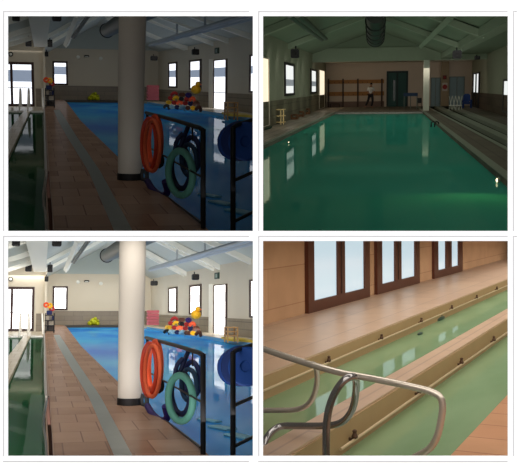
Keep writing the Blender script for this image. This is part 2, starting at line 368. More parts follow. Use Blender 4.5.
# ------------------------------------------------------------------ hall A: blue pool, round column, float rings (built twice: dim and bright)
def hall_a(room, where, N, wm, bandm):
    setroom(room); H = -1.6; Z = lambda x, y, h=H: room.z(x, y, h); Yp = room.y
    D1 = Z(25, 331.5).y; D2 = Z(90, 325).y
    # decks
    left = [Z(51.6, 458), Z(48.3, 405), Z(45.5, 350), Z(44.2, 331)]
    right = [Z(66.6, 327), Z(81, 346), Z(117.6, 381.4), Z(150, 408.5), Z(168.4, 422.6), Z(199, 444.3), Z(212, 459)]
    backL = Vector((left[-1].x, D2, H)); backR = Vector((right[0].x, D2, H))
    far_e = [Z(148, 327.2)]
    struct(MB().prism([(p.x, p.y) for p in left] + [(backL.x, D2)] + [(backR.x, D2)] + [(p.x, p.y) for p in right], H-.5, H).build('floor_walkway_%d' % N, M_dock, base=(0, 12, H)))
    cw = [Z(*c7(456, 445)), Z(*c7(350, 200)), Z(*c7(264, 60)), Z(*c7(230, 0)), Z(53.6, 335)]
    cx = [Z(59.5, 335), Z(*c7(264, 0)), Z(*c7(302, 60)), Z(*c7(397, 200)), Z(*c7(530, 445))]
    struct(MB().prism([(p.x, p.y) for p in cw + cx], H, H+.004).build('floor_stripe_%d' % N, M_stripe))
    # channels by the walkway: ledge under the door, divider, green water
    x0 = -9.0; xl = left[-1].x
    ledge = Z(25, 335.7).y
    struct(MB().box((x0, ledge, H-.5), (xl, D1, H)).build('floor_ledge_%d' % N, M_pale))
    dv = [Z(24.2, 335.6), Z(30.2, 335.6), Z(8.5, 381), Z(-20, 441), Z(-20, 395), Z(8.5, 355.8)]
    struct(MB().prism([(p.x, p.y) for p in dv], H-.5, H).build('floor_divider_%d' % N, M_pale))
    tag(MB().box((x0, 6.0, H-.12), (xl+.02, ledge, H-.10)).build('channel_water', M_green, base=(-2, 12, H-.11)),
        'dark green water in the narrow channel beside the walkway, ' + where, 'water', kind='stuff')
    # edge kerb between water and walkway
    m = MB()
    for a, b in zip(left, left[1:]): m.add([(a.x-.05, a.y, H-.12), (a.x+.03, a.y, H-.12), (b.x+.03, b.y, H-.12), (b.x-.05, b.y, H-.12), (a.x-.05, a.y, H+.012), (a.x+.03, a.y, H+.012), (b.x+.03, b.y, H+.012), (b.x-.05, b.y, H+.012)],
                                           [(0,3,2,1),(4,5,6,7),(0,1,5,4),(1,2,6,5),(2,3,7,6),(3,0,4,7)])
    struct(m.build('trim_kerb_%d' % N, P('kerb_beige', (150, 120, 100), .5), base=(0, 12, H)))
    # right wall and its deck
    WR = Wall(Z(148.5, 324.5), Z(252.6, 338)); WR.len += 0
    corner = WR.a.copy(); corner = WR.a + WR.u * ((D2 - WR.a.y)/WR.u.y)
    nearp = WR.a + WR.u * (WR.len + 14)
    e0 = Z(146.7, 326.6); e1 = Z(252.6, 343); ed = (e1-e0)
    e2 = e0 + ed*1.6
    struct(MB().prism([(e0.x, e0.y), (e2.x, e2.y), (nearp.x+.3, nearp.y), (corner.x+.3, corner.y+1), (e0.x, D2)], H-.5, H).build('floor_deck_%d' % N, M_pale, base=(8, 40, H)))
    struct(MB().solid([(e0.x, e0.y-.02, H-.42), (e2.x, e2.y-.02, H-.42), (e2.x, e2.y-.02, H-.02), (e0.x, e0.y-.02, H-.02)], (.0, .03, 0)).build('trim_poolside_%d' % N, P('light_blue_pool_tiles', (96, 160, 196), .3)))
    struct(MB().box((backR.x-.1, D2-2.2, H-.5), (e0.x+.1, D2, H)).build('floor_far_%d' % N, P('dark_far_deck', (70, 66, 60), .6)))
    wx = lambda y: (WR.a + WR.u*((y-WR.a.y)/WR.u.y)).x - .5
    tag(MB().prism([(xl+.4, 5.6), (wx(5.6), 5.6), (wx(D2-2.3), D2-2.3), (xl+.4, D2-2.3)], H-.2, H-.18).build('pool_water', M_blue, base=(6, 20, H-.2)),
        'bright blue water filling the large pool, ' + where, 'water', kind='stuff')
    # walls
    WB = Wall((xl, D2, 0), (corner.x+.5, D2, 0))
    zt = Yp(90, 274, D2).z; zg = zt + 5.5
    zw = Yp(90, 311, D2).z
    m = MB(); WB.box(m, 0, WB.len, H, zt, -.3, 0); struct(m.build('wall_back_%d' % N, M_cream))
    m = MB(); WB.box(m, 0, WB.len, zt, zg, -.3, .25); struct(m.build('wall_gable_%d' % N, M_gable))
    m = MB(); WB.box(m, 0, WB.len, H, zw, 0, .04); struct(m.build('trim_wainscot_back_%d' % N, M_wain))
    eave = WR.at(215, 266)[1]
    m = MB(); WR.box(m, -12, WR.len+14, H-.5, eave+.1, -.3, 0); struct(m.build('wall_side_%d' % N, M_cream))
    zs = WR.at(227, 318)[1]
    uj, _ = WR.at(208.7, 310)
    uk, _ = WR.at(226.4, 310)
    m = MB(); WR.box(m, -12, min(uj, uk), H, zs, 0, .04); WR.box(m, max(uj, uk), WR.len+14, H, zs, 0, .04); struct(m.build('trim_wainscot_side_%d' % N, M_wainR))
    WL = Wall((x0, D1, 0), (xl, D1, 0)); zl = Yp(25, 271.5, D1).z
    m = MB(); WL.box(m, 0, WL.len, H, zl+3, -.3, 0); struct(m.build('wall_end_%d' % N, M_cream))
    pw = [WL.at(36, 320)[0], WL.at(43.6, 320)[0]]; zz = WL.at(38, 313.5)[1]
    m = MB(); WL.box(m, pw[0], WL.len, H, zz, 0, .03); struct(m.build('trim_wainscot_end_%d' % N, M_wain))
    struct(MB().box((xl-.02, D1-.3, H), (xl+.12, D2, 3.4)).build('wall_return_%d' % N, M_cream))
    # roof: channel beam over the walkway, slopes either side
    zb = Yp(38, 272, D1).z; b0 = Yp(34, 262, D1).x; b1 = Yp(46, 262, D1).x
    struct(MB().box((b0, 8, zb), (b1, D1+.4, zb+.25)).build('ceiling_beam_%d' % N, M_beam))
    ridge = 4.9; zr = zb + .2 + .55*ridge
    rx = corner.x; zE = eave
    near = 6.0
    struct(MB().solid([(b1-.1, near, zb+.2), (ridge, near, zr), (ridge, D2, zr), (b1-.1, D2, zb+.2)], (0, 0, .15)).build('ceiling_slope_%d' % N, M_ceil))
    ce = Vector((corner.x, D2, zE)); ne = Vector((nearp.x+2, near, zE))
    ne = Vector((WR.a + WR.u*((near-WR.a.y)/WR.u.y))); ne.z = zE
    struct(MB().add([(ridge, near, zr), (ne.x, near, zE), (ce.x, D2, zE), (ridge, D2, zr), (ridge, near, zr+.15), (ne.x+.4, near, zE+.1), (ce.x+.4, D2, zE+.1), (ridge, D2, zr+.15)],
                    [(0,3,2,1),(4,5,6,7),(0,1,5,4),(1,2,6,5),(2,3,7,6),(3,0,4,7)]).build('ceiling_side_%d' % N, M_ceil))
    struct(MB().solid([(b0+.1, near, zb+.75), (-10, near, zb+.75-3.5), (-10, D1, zb+.75-3.5), (b0+.1, D1, zb+.75)], (0, 0, .15)).build('ceiling_low_%d' % N, M_ceil))
    k = 0
    for (y, t) in ((30, .3), (36, .35), (45, .35), (54, .35)):                   # rafters over the door side
        k += 1
        struct(MB().solid([(b0, y, zb+.2), (-8, y, zb+.2-2.6), (-8, y, zb+.45-2.6), (b0, y, zb+.45)], (0, t, 0)).build('ceiling_rafter_%d' % (N*100+k), M_beam))
    nr = Vector((zr - zb - .2, 0, -(ridge-b1))).normalized()
    for (px, py) in ((56, 255), (52, 265)):
        p = room.pl(px, py, Vector((b1, 0, zb+.2)), nr)
        if not 10 < p.y < D2-1: continue
        k += 1
        struct(MB().solid([(b1, p.y, zb), (ridge, p.y, zr-.25), (ridge, p.y, zr), (b1, p.y, zb+.22)], (0, .35, 0)).build('ceiling_rafter_%d' % (N*100+k), M_beam))
    nr2 = Vector((zr-zE, 0, corner.x-ridge)).normalized()
    for (px, py) in ((176, 247), (199, 265), (228, 257), (178, 271), (160, 262)):
        p = room.pl(px, py, Vector((ridge, 0, zr)), nr2)
        if not 10 < p.y < D2-1: continue
        k += 1; w0 = WR.a + WR.u*((p.y-WR.a.y)/WR.u.y)
        struct(MB().solid([(ridge, p.y, zr-.3), (w0.x, p.y, zE-.3), (w0.x, p.y, zE+.05), (ridge, p.y, zr+.05)], (0, .5, 0)).build('ceiling_rafter_%d' % (N*100+k), M_beam))
    # two slim steel ties crossing under the slope
    a = Yp(87, 241, 42); b = Yp(72, 262, 48); a2 = Yp(89.5, 241, 42); b2 = Yp(74, 263, 48)
    t = thing('roof_tie', 'pair of slim slanting steel tie rods under the roof slope, ' + where, 'tie rod', b)
    MB().tube([a, b], .05).build('rod', M_duct, t); MB().tube([a2, b2], .05).build('rod', M_duct, t)
    MB().tube([a + Vector((-.4, 0, .0)), Yp(66, 270, 52)], .16, 4).build('strut', M_beam, t)
    # duct with an open round mouth near the ridge
    c0 = Yp(107, 255.5, 50); c1 = Yp(122, 247, 38); ax = (c1-c0).normalized(); r0 = .35
    t = thing('air_duct', 'fat grey round air duct hanging under the ridge behind the column, ' + where, 'duct', c0)
    MB().tube([c0, c0.lerp(c1, .5), c1, c0 + (c1-c0)*2.2], r0, 24).build('duct_tube', M_duct, t, smooth=True)
    MB().ring(c0, ax.cross(Vector((0, 0, 1))), ax.cross(Vector((0, 0, 1))).cross(ax), r0, .05).build('mouth_rim', M_dsteel, t, smooth=True)
    # pipes
    for q, (X, zz_, lab) in enumerate(((8.0, 2.62, 'lower galvanised pipe running under the sloping roof above the windows, '), (7.5, 2.78, 'upper galvanised pipe close to the rafters above the windows, '))):
        pa = room.y(252.8 - 11*q, 241.7, 1.0)
        A = Yp(162, 266.8 - 1.5*q, 58); Bp = Yp(253 - 9*q, 242.5 - 1.2*q, 34)
        d = Bp - A
        t = thing('ceiling_pipe', lab + where, 'pipe', A)
        MB().tube([A - d*.25, A, Bp, Bp + d*.4], .11, 14).build('pipe_run', M_pipe, t, smooth=True)
        if q == 0:
            for (hx, hy) in ((177, 260.5), (205, 252.5)):
                f = (hx-162)/(253-162); f = f*34/(58 - f*(58-34)) if False else f
                p = Yp(hx, hy + 1.5, 58 + (34-58)*f)
                MB().tube([p, p + Vector((0, 0, .75))], .06, 8).build('hanger', M_pipe, t)
    # openings
    o, r = framed(WL, 'door_%d' % (N*10+1), -14, 286.8, 34.2, 331.2, M_frame, wm, .16, (.53,), (.42,), (.56, .82), bandm)
    o, r = framed(WB, 'window_%d' % (N*10+1), 52.6, 286.2, 67.8, 310.2, M_frame, wm, .16, (), (), (.45, .78), bandm)
    o, r = framed(WR, 'window_%d' % (N*10+2), 167.9, 287.2, 176.8, 312.8, M_frame, wm, (.55, .14), (), (), (.42, .68), bandm)
    o, r = framed(WR, 'window_%d' % (N*10+3), 188.8, 284.6, 200.8, 315, M_frame, wm, (.5, .14), (), (), (.42, .66), bandm)
    o, r = framed(WR, 'door_%d' % (N*10+2), 212.6, 284.4, 226.4, 335.2, M_frame, wm, (.35, .06), (), (.35,), (.66, .84), bandm, bottom=.04)
    m = MB(); u0, _ = WR.at(208.9, 310, .08); u1, _ = WR.at(212.8, 310, .08); zt2 = WR.at(211, 284, .08)[1]; WR.box(m, min(u0, u1), max(u0, u1), H, zt2, 0, .1)
    m.build('jamb', P('sunlit_white_jamb', (250, 240, 220), .5), o)  # sunlight on the reveal is put into this white colour
    o, r = framed(WR, 'window_%d' % (N*10+4), 248.9, 279, 262, 317.8, M_frame, wm, (.35, .1), (), (), (.5, .7), bandm)
    # speakers and small fittings
    g = 'loudspeakers under the roof, ' + where
    speaker(12, 238, 20, 246.3, 30, 'black loudspeaker highest up on the door side of the beam, ' + where, g)
    speaker(52, 238, 61.5, 246.4, 30, 'black loudspeaker highest up on the pool side of the beam, ' + where, g)
    speaker(25.3, 263.6, 31.8, 271.6, 55, 'black loudspeaker above the glazed door beside the beam end, ' + where, g)
    speaker(47.4, 264.6, 52.6, 272.2, 55, 'black loudspeaker on the pool side of the beam end, ' + where, g)
    speaker(44.6, 276.4, 48.4, 281.6, 56, 'small black loudspeaker lowest under the beam end, ' + where, g)
    speaker(192, 274, 198.8, 280, 48, 'black loudspeaker on the window wall above the second window, ' + where, g)
    speaker(150.6, 280.8, 157.5, 285.6, 70, 'small black loudspeaker beside the column near the far corner, ' + where, g)
    p = Yp(86.7, 281.2, D2-.1); t = thing('wall_lamp', 'dark flat lamp on the back wall over the pool, ' + where, 'lamp', p)
    MB().cbox((p.x, p.y, p.z), .45, .16, .18, 0, .05).build('lamp_body', M_black, t); MB().cbox((p.x, p.y-.1, p.z-.04), .3, .05, .06).build('lens', M_beam, t)
    for (px, py, lab) in ((78, 282, 'small round white fitting on the back wall next to the dark lamp, '), (100.8, 283.5, 'round white fitting on the back wall near the column, ')):
        p = Yp(px, py, D2-.05); tag(MB().lathe(p, [(.16, 0), (.17, .04), (.1, .09)], 18, (0, -1, 0)).build('wall_fitting', M_beam, smooth=True), lab + where, 'light fitting', 'round white fittings on the back wall, ' + where)
    p = Yp(10.7, 279.2, D1-.05); t = thing('round_lamp', 'small round dark lamp on the wall above the glazed door, ' + where, 'lamp', p)
    MB().lathe(p, [(.15, 0), (.15, .08), (.1, .1)], 18, (0, -1, 0)).build('rim', M_black, t); MB().lathe((p.x, p.y-.1, p.z), [(.09, 0), (.06, .03)], 18, (0, -1, 0)).build('glass', M_beam, t)
    u, z0 = WR.at(216, 275.7, .1); m = MB(); WR.box(m, u-.55, u+.55, z0-.19, z0+.19, 0, .08)
    t = thing('exit_sign', 'small dark green sign above the tall bright doorway, ' + where, 'sign', WR.p(u, z0-.19, 0)); m.build('sign_body', P('sign_green', (40, 66, 54), .5), t)
    m = MB(); WR.box(m, u-.2, u+.2, z0-.12, z0+.1, .08, .09); m.build('pictogram', P('sign_pale', (150, 170, 160), .5), t)
    # round column
    top = Yp(132.7, 236, 16.6); bot = Z(130.2, 404.5); Yc = bot.y; top = Yp(132.8, 238, Yc)
    rt = 13.4*Yc/F/1.0; rb = 12.2*Yc/F
    t = thing('round_column', 'thick round cream column standing on the walkway at the pool edge, ' + where, 'column', bot)
    hgt = top.z + .6 - bot.z; dx = (top.x-bot.x)
    shaft = P('column_plaster', (200, 190, 176), .55, noise=.04, nscale=1.5)
    MB().tube([bot + Vector((0, 0, .1)), bot + Vector((dx*.5, 0, hgt*.5)), bot + Vector((dx*1.2, 0, hgt))], rb, 40, 0, rt*1.01).build('shaft', shaft, t, smooth=True)
    MB().lathe(bot, [(rb+.012, 0), (rb+.012, .11), (rb, .115)], 40).build('base_collar', M_dsteel, t, smooth=True)
    # handrail of the channel at the walkway side
    t = thing('handrail', 'long thin steel handrail along the channel with a looped near end, ' + where, 'handrail', Z(46.6, 455))
    yr = lambda px, py, Y: Yp(px, py, Y)
    zr_ = yr(45.4, 394, 9.6).z
    farp = room.z(43.8, 322, zr_)
    fr = Vector((farp.x, min(farp.y, D1-4), zr_))
    MB().tube([fr, room.z(44.5, 345, zr_), yr(45.4, 394, 9.6), yr(46.4, 396.5, 9.5), yr(46, 404, 9.5), yr(43.6, 416, 9.55), yr(43.4, 428, 9.6), yr(45.8, 440, 9.6), yr(46.6, 462, 9.6)], .014, 10, 1).build('rail', P('white_steel', (205, 196, 186), .3, .5), t, smooth=True)  # plain white steel for the rail
    MB().tube([yr(47.6, 397, 9.75), yr(48, 410, 9.8), yr(50.2, 436, 9.8), yr(51.2, 462, 9.8)], .02, 10, 1).build('post', P('brown_steel', (96, 66, 54), .35, .6), t, smooth=True)
    # ladder rails at the divider
    for q, (px, lab) in enumerate(((20.0, 'white curved ladder rail at the channel divider nearer the wall door centre, '), (28.3, 'white curved ladder rail at the channel divider nearer the walkway, '))):
        Yl = Z(px, 336).y
        tag(MB().tube([Yp(px-.6, 338, Yl), Yp(px, 316.5, Yl), Yp(px+.3, 313.5, Yl+.6), Yp(px+.8, 316.5, Yl+1.2), Yp(px+1.2, 331.5, Yl+1.4)], .05, 10, 1).build('ladder_rail', P('white_rail', (225, 218, 205), .4), smooth=True), lab + where, 'rail', 'ladder rails at the divider, ' + where)
    tag(MB().tube([Yp(42.2, 313.5, D1-6), Yp(43.0, 336, D1-6)], .05, 8).build('ladder_rail', MATS['white_rail'], smooth=True), 'single upright white rail at the corner of the walkway, ' + where, 'rail')
    # rack of swim aids
    q0 = Z(50, 332.8); Yr = q0.y; sc = Yr/F; s0 = Yp(44.8, 320, Yr).x; s1 = Yp(55, 320, Yr).x
    t = thing('storage_rack', 'dark open rack stacked with swim aids at the far end of walkway, ' + where, 'rack', (q0.x, Yr, H))
    m = MB()
    for sx_ in (s0+.05, s1-.05):
        for yy in (Yr, Yr+.8): m.tube([(sx_, yy, H), (sx_, yy, H+19*sc)], .03, 8)
    m.build('upright', M_black, t)
    for q in range(4):
        z = H + (1.5 + q*5)*sc; MB().box((s0, Yr-.05, z), (s1-q*.05, Yr+.85, z+.05)).build('shelf', M_black, t)
    cols = [M_black, P('rack_box_grey', (66, 58, 54), .6), P('rack_box_cream', (170, 158, 140), .6), M_navy]
    for q in range(7):
        lv = q % 4; z = H + (1.5 + lv*5)*sc + .05; xx = s0 + .1 + (s1-s0-.35)*(.02 if q < 4 else .55)
        tag(MB().cbox((xx+.16, Yr+.3, z+.14), .34, .5, .26, 0, .04).build('kickboard_bundle', cols[q % 4 if q < 4 else (q+1) % 4]),
            ['black bundle of kickboards on the lowest rack shelf, ', 'grey box on the second rack shelf, ', 'cream bundle on the third rack shelf, ', 'navy bundle on the top rack shelf, ',
             'grey bundle beside the black one on the lowest rack shelf, ', 'cream box beside the grey one on the second rack shelf, ', 'navy bundle beside the cream one on the third rack shelf, '][q] + where, 'swim aid', 'swim aids on the rack, ' + where)
    zt_ = H + 19*sc
    for (px, py, mt, lab) in ((46.3, 305, M_orange, 'orange arm float on top of the dark rack, '), (49.6, 305.6, M_yel, 'yellow arm float on top of the dark rack, '), (51.8, 308.6, M_red, 'red arm float on top of the dark rack, ')):
        p = Yp(px, py, Yr+.3); tag(MB().ring((p.x, p.y, p.z), (1, 0, 0), (0, .3, 1), .12, .07, 16, 8).build('arm_float', mt, smooth=True), lab + where, 'float', 'arm floats on the rack, ' + where)
    # lime floats against the back wall
    for q, (px, py, rr) in enumerate(((90, 320, 2.4), (94, 318, 3.6), (97.3, 320.2, 2.4))):
        p = Yp(px, py, D2-.8); s_ = D2/F*rr
        m = MB().ball((p.x, p.y, H+s_*(.7 if q != 1 else 1)), s_, .5, s_*1.0)
        m.ball((p.x+s_*.3, p.y-.3, H+s_*1.8), s_*.45, .3, s_*.4)
        tag(m.build('inflatable_float', M_lime, smooth=True), ['small', 'tall middle', 'low end'][q] + ' lime yellow inflatable float by the back wall, ' + where, 'float', 'lime floats by the back wall, ' + where)
    # pink kickboards
    for q in range(5):
        py0 = 325 - q*3.0; a = Yp(147.2, py0, 62); b = Yp(158.4, py0-2.7, 62)
        tag(MB().cbox(((a.x+b.x)/2, 62, (a.z+b.z)/2), b.x-a.x-.03*(q % 2), .9, abs(b.z-a.z), 0, .04).build('kickboard', M_pink),
            ['lowest', 'second lowest', 'middle', 'second highest', 'topmost'][q] + ' pink foam block in the stack by the far corner, ' + where, 'kickboard', 'pink foam blocks, ' + where)
    # heap of mixed floats: pyramid
    cols = [('red', M_red), ('yellow', M_yel), ('navy', M_navy), ('orange', M_orange), ('dark', M_black), ('brown', P('brown_foam', (96, 54, 36), .6)), ('pale blue', P('pale_blue_foam', (150, 190, 205), .6)), ('purple', M_purple)]
    rows = [(164, 201, 331.5, 7), (166, 199, 327, 6), (168, 195, 322.8, 5), (171, 192, 318.6, 3)]
    seq = [4, 6, 2, 6, 5, 1, 5,  1, 0, 3, 0, 2, 5,  0, 1, 4, 0, 3,  0, 5, 7]; q = 0
    for ri, (xa, xb, py, n) in enumerate(rows):
        for j in range(n):
            px = xa + (xb-xa)*(j+.5)/n; Yf = 55 - (px-164)*.28; p = Yp(px, py + (px-164)*.06, Yf); wd = (xb-xa)/n*Yf/F*.46; c = cols[seq[q]]; q += 1
            m = MB()
            if (j + ri) % 3 == 0: m.tube([p + Vector((-wd, 0, -.04)), p + Vector((-wd*.3, -.2, .1)), p + Vector((wd*.5, -.2, .05)), p + Vector((wd*1.1, .1, -.1))], .09, 10, 1)
            elif (j + ri) % 3 == 1: m.cbox(p, wd*2, .6, .22, random.uniform(-.2, .2), .07)
            else: m.ring(p, (1, 0, 0), (0, .6, .8), wd*.62, .075, 18, 8, .8)
            tag(m.build('pool_float', c[1], smooth=True), '%s foam float, %s in the %s row of the heap, %s' % (c[0], ['first', 'second', 'third', 'fourth', 'fifth', 'sixth', 'last'][j], ['bottom', 'second', 'third', 'top'][ri], where),
                'float', 'heap of foam floats under the windows, ' + where)
    # yellow duck
    t_ = Yp(196, 313.5, 44); t = thing('inflatable_duck', 'orange yellow inflatable toy propped on the heap under window, ' + where, 'inflatable', (t_.x, 44, Yp(196, 320, 44).z)); s_ = 44/F
    MB().ball((t_.x, 44, t_.z-1.0*s_), 5.2*s_, .35, 4.6*s_).build('body', M_yel, t, smooth=True)
    MB().ball((t_.x+1.6*s_, 43.9, t_.z+4.4*s_), 2.5*s_, .25, 2.6*s_).build('head', M_yel, t, smooth=True)
    MB().ball((t_.x+3.6*s_, 43.8, t_.z+4.0*s_), 1.4*s_, .12, .8*s_).build('beak', M_orange, t, smooth=True)
    # wooden stool and yellow mat
    a = Yp(226, 327.3, 40.5); b = Yp(237, 339.2, 40.5); fz = H
    t = thing('wooden_stool', 'pale slatted wooden stool beside the tall bright doorway, ' + where, 'stool', ((a.x+b.x)/2, 40.5, fz))
    for q in range(3): z = fz + (a.z-fz)*(.4 + .28*q); MB().box((a.x, 40.2, z), (b.x, 41.0, z+.05)).build(['shelf', 'shelf', 'seat'][q], M_wood, t)
    for xx in (a.x+.03, b.x-.03):
        for yy in (40.25, 40.95): MB().box((xx-.03, yy-.03, fz), (xx+.03, yy+.03, a.z)).build('leg', M_wood, t)
    p0 = Z(228, 341); p1 = Z(254, 342.6)
    tag(MB().prism([(p0.x, p0.y), (p1.x, p1.y), (p1.x+.3, p1.y+3.2), (p0.x+.3, p0.y+3.2)], H, H+.1).build('swim_mat', P('ochre_mat', (206, 176, 60), .6)), 'flat yellow mat lying on the pale deck beyond the stool, ' + where, 'mat')
    # railing
    ra = Yp(148, 338.2, 14.5); rb_ = Yp(202.6, 354, 9.9); rb_.z = rb_.z
    t = thing('pool_railing', 'dark steel railing along the pool edge hung with float rings, ' + where, 'railing', Z(203, 457))
    pe = Yp(203.1, 360, 9.85); pf = Yp(203.1, 462, 9.85)
    MB().tube([Yp(146, 337.6, 14.7), ra, Yp(175, 345.2, 12.0), Yp(199.5, 352.8, 10.0), Yp(202.6, 355, 9.87), pe, Yp(203.1, 400, 9.85), pf], .026, 14).build('top_rail', M_dsteel, t, smooth=True)
    la = Yp(169, 423, 12.6); lb = Yp(200.5, 447.5, 9.9)
    MB().tube([Yp(147, 409, 14.6), la, lb], .014, 10).build('bottom_rail', M_dsteel, t, smooth=True)
    MB().tube([Yp(147.5, 338, 14.6), Yp(147.5, 408, 14.6)], .024, 10).build('post', M_dsteel, t, smooth=True)
    MB().tube([Yp(192.5, 351, 10.6), Yp(192.5, 366, 10.6)], .01, 8).build('hook', M_dsteel, t)
    MB().tube([Yp(150, 373, 14.3), Yp(201, 401.5, 9.95)], .012, 10).build('middle_rail', M_dsteel, t, smooth=True)
    MB().tube([Yp(203.1, 354, 9.85) + Vector((0, 0, .0)), Yp(203.1, 462, 9.85)], .03, 14).build('post', M_dsteel, t, smooth=True)
    # second railing section beyond the gap
    t = thing('pool_steps_rail', 'dark steel post with side rungs beneath the blue float discs, ' + where, 'railing', Z(233, 457))
    MB().tube([Yp(233, 352, 9.7), Yp(233, 400, 9.7), Yp(233, 462, 9.7)], .03, 14).build('post', M_dsteel, t, smooth=True)
    MB().tube([Yp(233, 353, 9.7), Yp(236, 350.5, 9.8), Yp(258, 343, 10.6)], .026, 12).build('top_rail', M_dsteel, t, smooth=True)
    MB().tube([Yp(235, 405, 9.75), Yp(258, 395, 10.6)], .02, 10).build('rung', M_dsteel, t, smooth=True)
    MB().tube([Yp(235, 446, 9.75), Yp(258, 434.5, 10.6)], .02, 10).build('rung', M_dsteel, t, smooth=True)
    # rings: hang in planes turned away from the viewer
    def ringf(px, py, Y, hw, hh, r, mt, lab, grp, name='float_ring', lean=0.0):
        s_ = Y/F; Rr = hh*s_ - r; c = Yp(px, py, Y); a = math.acos(min(1, (hw*s_-r)/Rr))
        dh = Vector((c.x, c.y, 0)).normalized(); u = Vector((dh.y, -dh.x, 0))*math.cos(a) - dh*math.sin(a); v = u*lean + Vector((0, 0, 1))
        return tag(MB().ring(c, u, v, Rr, r, 48, 12).build(name, mt, base=c, smooth=True), lab + where, 'float ring', grp)
    g = 'orange foam rings on the railing, ' + where
    ringf(155.0, 367, 13.5, 8.5, 28, .036, M_orange, 'inner orange foam ring hanging beside the column, ', g, lean=.08)
    ringf(149.2, 369.5, 13.3, 9.5, 28, .036, P('orange_foam_deep', (206, 64, 36), .6), 'outer orange foam ring hanging closest to column, ', g, lean=.08)
    ringf(152.4, 371, 13.0, 9.5, 27.5, .030, P('orange_foam_light', (236, 104, 62), .6), 'light orange foam ring in front of the other orange ones, ', g, lean=.1)
    g = 'dark foam rings behind the pale green ring, ' + where
    ringf(192, 379, 11.4, 10.5, 19.5, .034, M_navy, 'dark navy foam ring hanging highest behind the pale green ring, ', g)
    ringf(189, 385, 11.3, 10, 18, .03, P('dark_teal_foam', (24, 52, 78), .6), 'dark teal foam ring between navy and pale green rings, ', g)
    ringf(180.8, 393, 11.1, 12.5, 23.5, .036, P('dark_navy_foam', (14, 22, 56), .55), 'blue black foam ring nested inside the pale green ring, ', g)
    ringf(180.4, 398.2, 10.9, 15.8, 26, .044, M_teal, 'large pale green foam ring hanging lowest on the railing, ', 'pale green ring, ' + where)
    tag(MB().tube([Yp(188, 352, 11.1), Yp(184, 362, 11.0), Yp(180, 372, 11.0), Yp(175, 378, 11.0), Yp(176, 366, 11.0), Yp(183, 358, 11.0)], .028, 10, 1).build('foam_noodle', MATS['dark_navy_foam'], smooth=True), 'short blue black foam noodle draped above the pale green ring, ' + where, 'foam noodle')
    tag(MB().tube([Yp(147.5, 406, 14.1), Yp(152, 414, 13.7), Yp(158, 419.5, 13.4), Yp(164, 421, 13.1), Yp(168, 417.5, 12.9), Yp(165, 406, 12.8)], .05, 10, 1).build('foam_noodle', M_purple, smooth=True), 'curved purple foam noodle lying at the foot of the railing, ' + where, 'foam noodle')
    tag(MB().tube([Yp(143, 394, 14.5), Yp(141.5, 400, 14.5), Yp(143, 406.5, 14.5), Yp(147, 402, 14.5), Yp(144.5, 394, 14.5)], .028, 8, 1).build('strap', M_black, smooth=True), 'black looped strap at the foot of the column, ' + where, 'strap')
    tag(MB().tube([Yp(158, 384, 13.0), Yp(162, 378, 12.9), Yp(163, 389, 12.9), Yp(159, 392, 13)], .025, 8, 1).build('strap', M_black, smooth=True), 'black strap between the orange and pale green rings, ' + where, 'strap')
    # blue discs over the far rail
    g = 'blue float discs on the rail at the frame edge, ' + where
    for q, (px, py, Y, rr) in enumerate(((234.5, 367, 10.4, 18.5), (240, 366, 10.1, 20.5), (247, 366.5, 9.9, 20))):
        c = Yp(px, py, Y); s_ = Y/F*rr; n = Vector((-.55, -.8, .1)).normalized()
        m = MB().lathe(c, [(s_*.25, -.05), (s_*.9, -.045), (s_, -.02), (s_, .02), (s_*.9, .045), (s_*.3, .05), (s_*.25, .03)], 36, n)
        tag(m.build('float_disc', [M_blueF, P('blue_foam_deep', (12, 40, 96), .6), P('blue_foam_bright', (18, 66, 140), .6)][q], smooth=True),
            ['innermost deep blue foam disc draped over the rail, ', 'large middle blue foam disc draped over the rail, ', 'brighter blue foam disc at the frame edge, '][q] + where, 'float', g)
    # pale steps under the water in the corner
    for q, (px, py, w_) in enumerate(((213, 423, 9), (222, 431, 13), (236, 440, 16))):
        p = Z(px, py, H-.17)
        tag(MB().cbox((p.x+.06*q, p.y+.3, H-.165), w_*p.y/F, .5, .03, .4, .01).build('pool_step', P('pale_blue_step', (110, 170, 190), .4)),
            ['small far', 'middle', 'broad near'][q] + ' pale blue step just under water by the rail posts, ' + where, 'step', 'pool steps, ' + where)

wm1 = emit('daylit_glass_dim', (244, 248, 255), 1.5); bm1 = emit('hazy_band_dim', (132, 146, 168), .85)
wm3 = emit('daylit_glass_bright', (255, 253, 250), 3.2); bm3 = emit('hazy_band_bright', (252, 252, 252), 1.9)
hall_a(A1, 'dimly lit hall', 1, wm1, bm1)
hall_a(A3, 'brightly lit hall', 3, wm3, bm3)

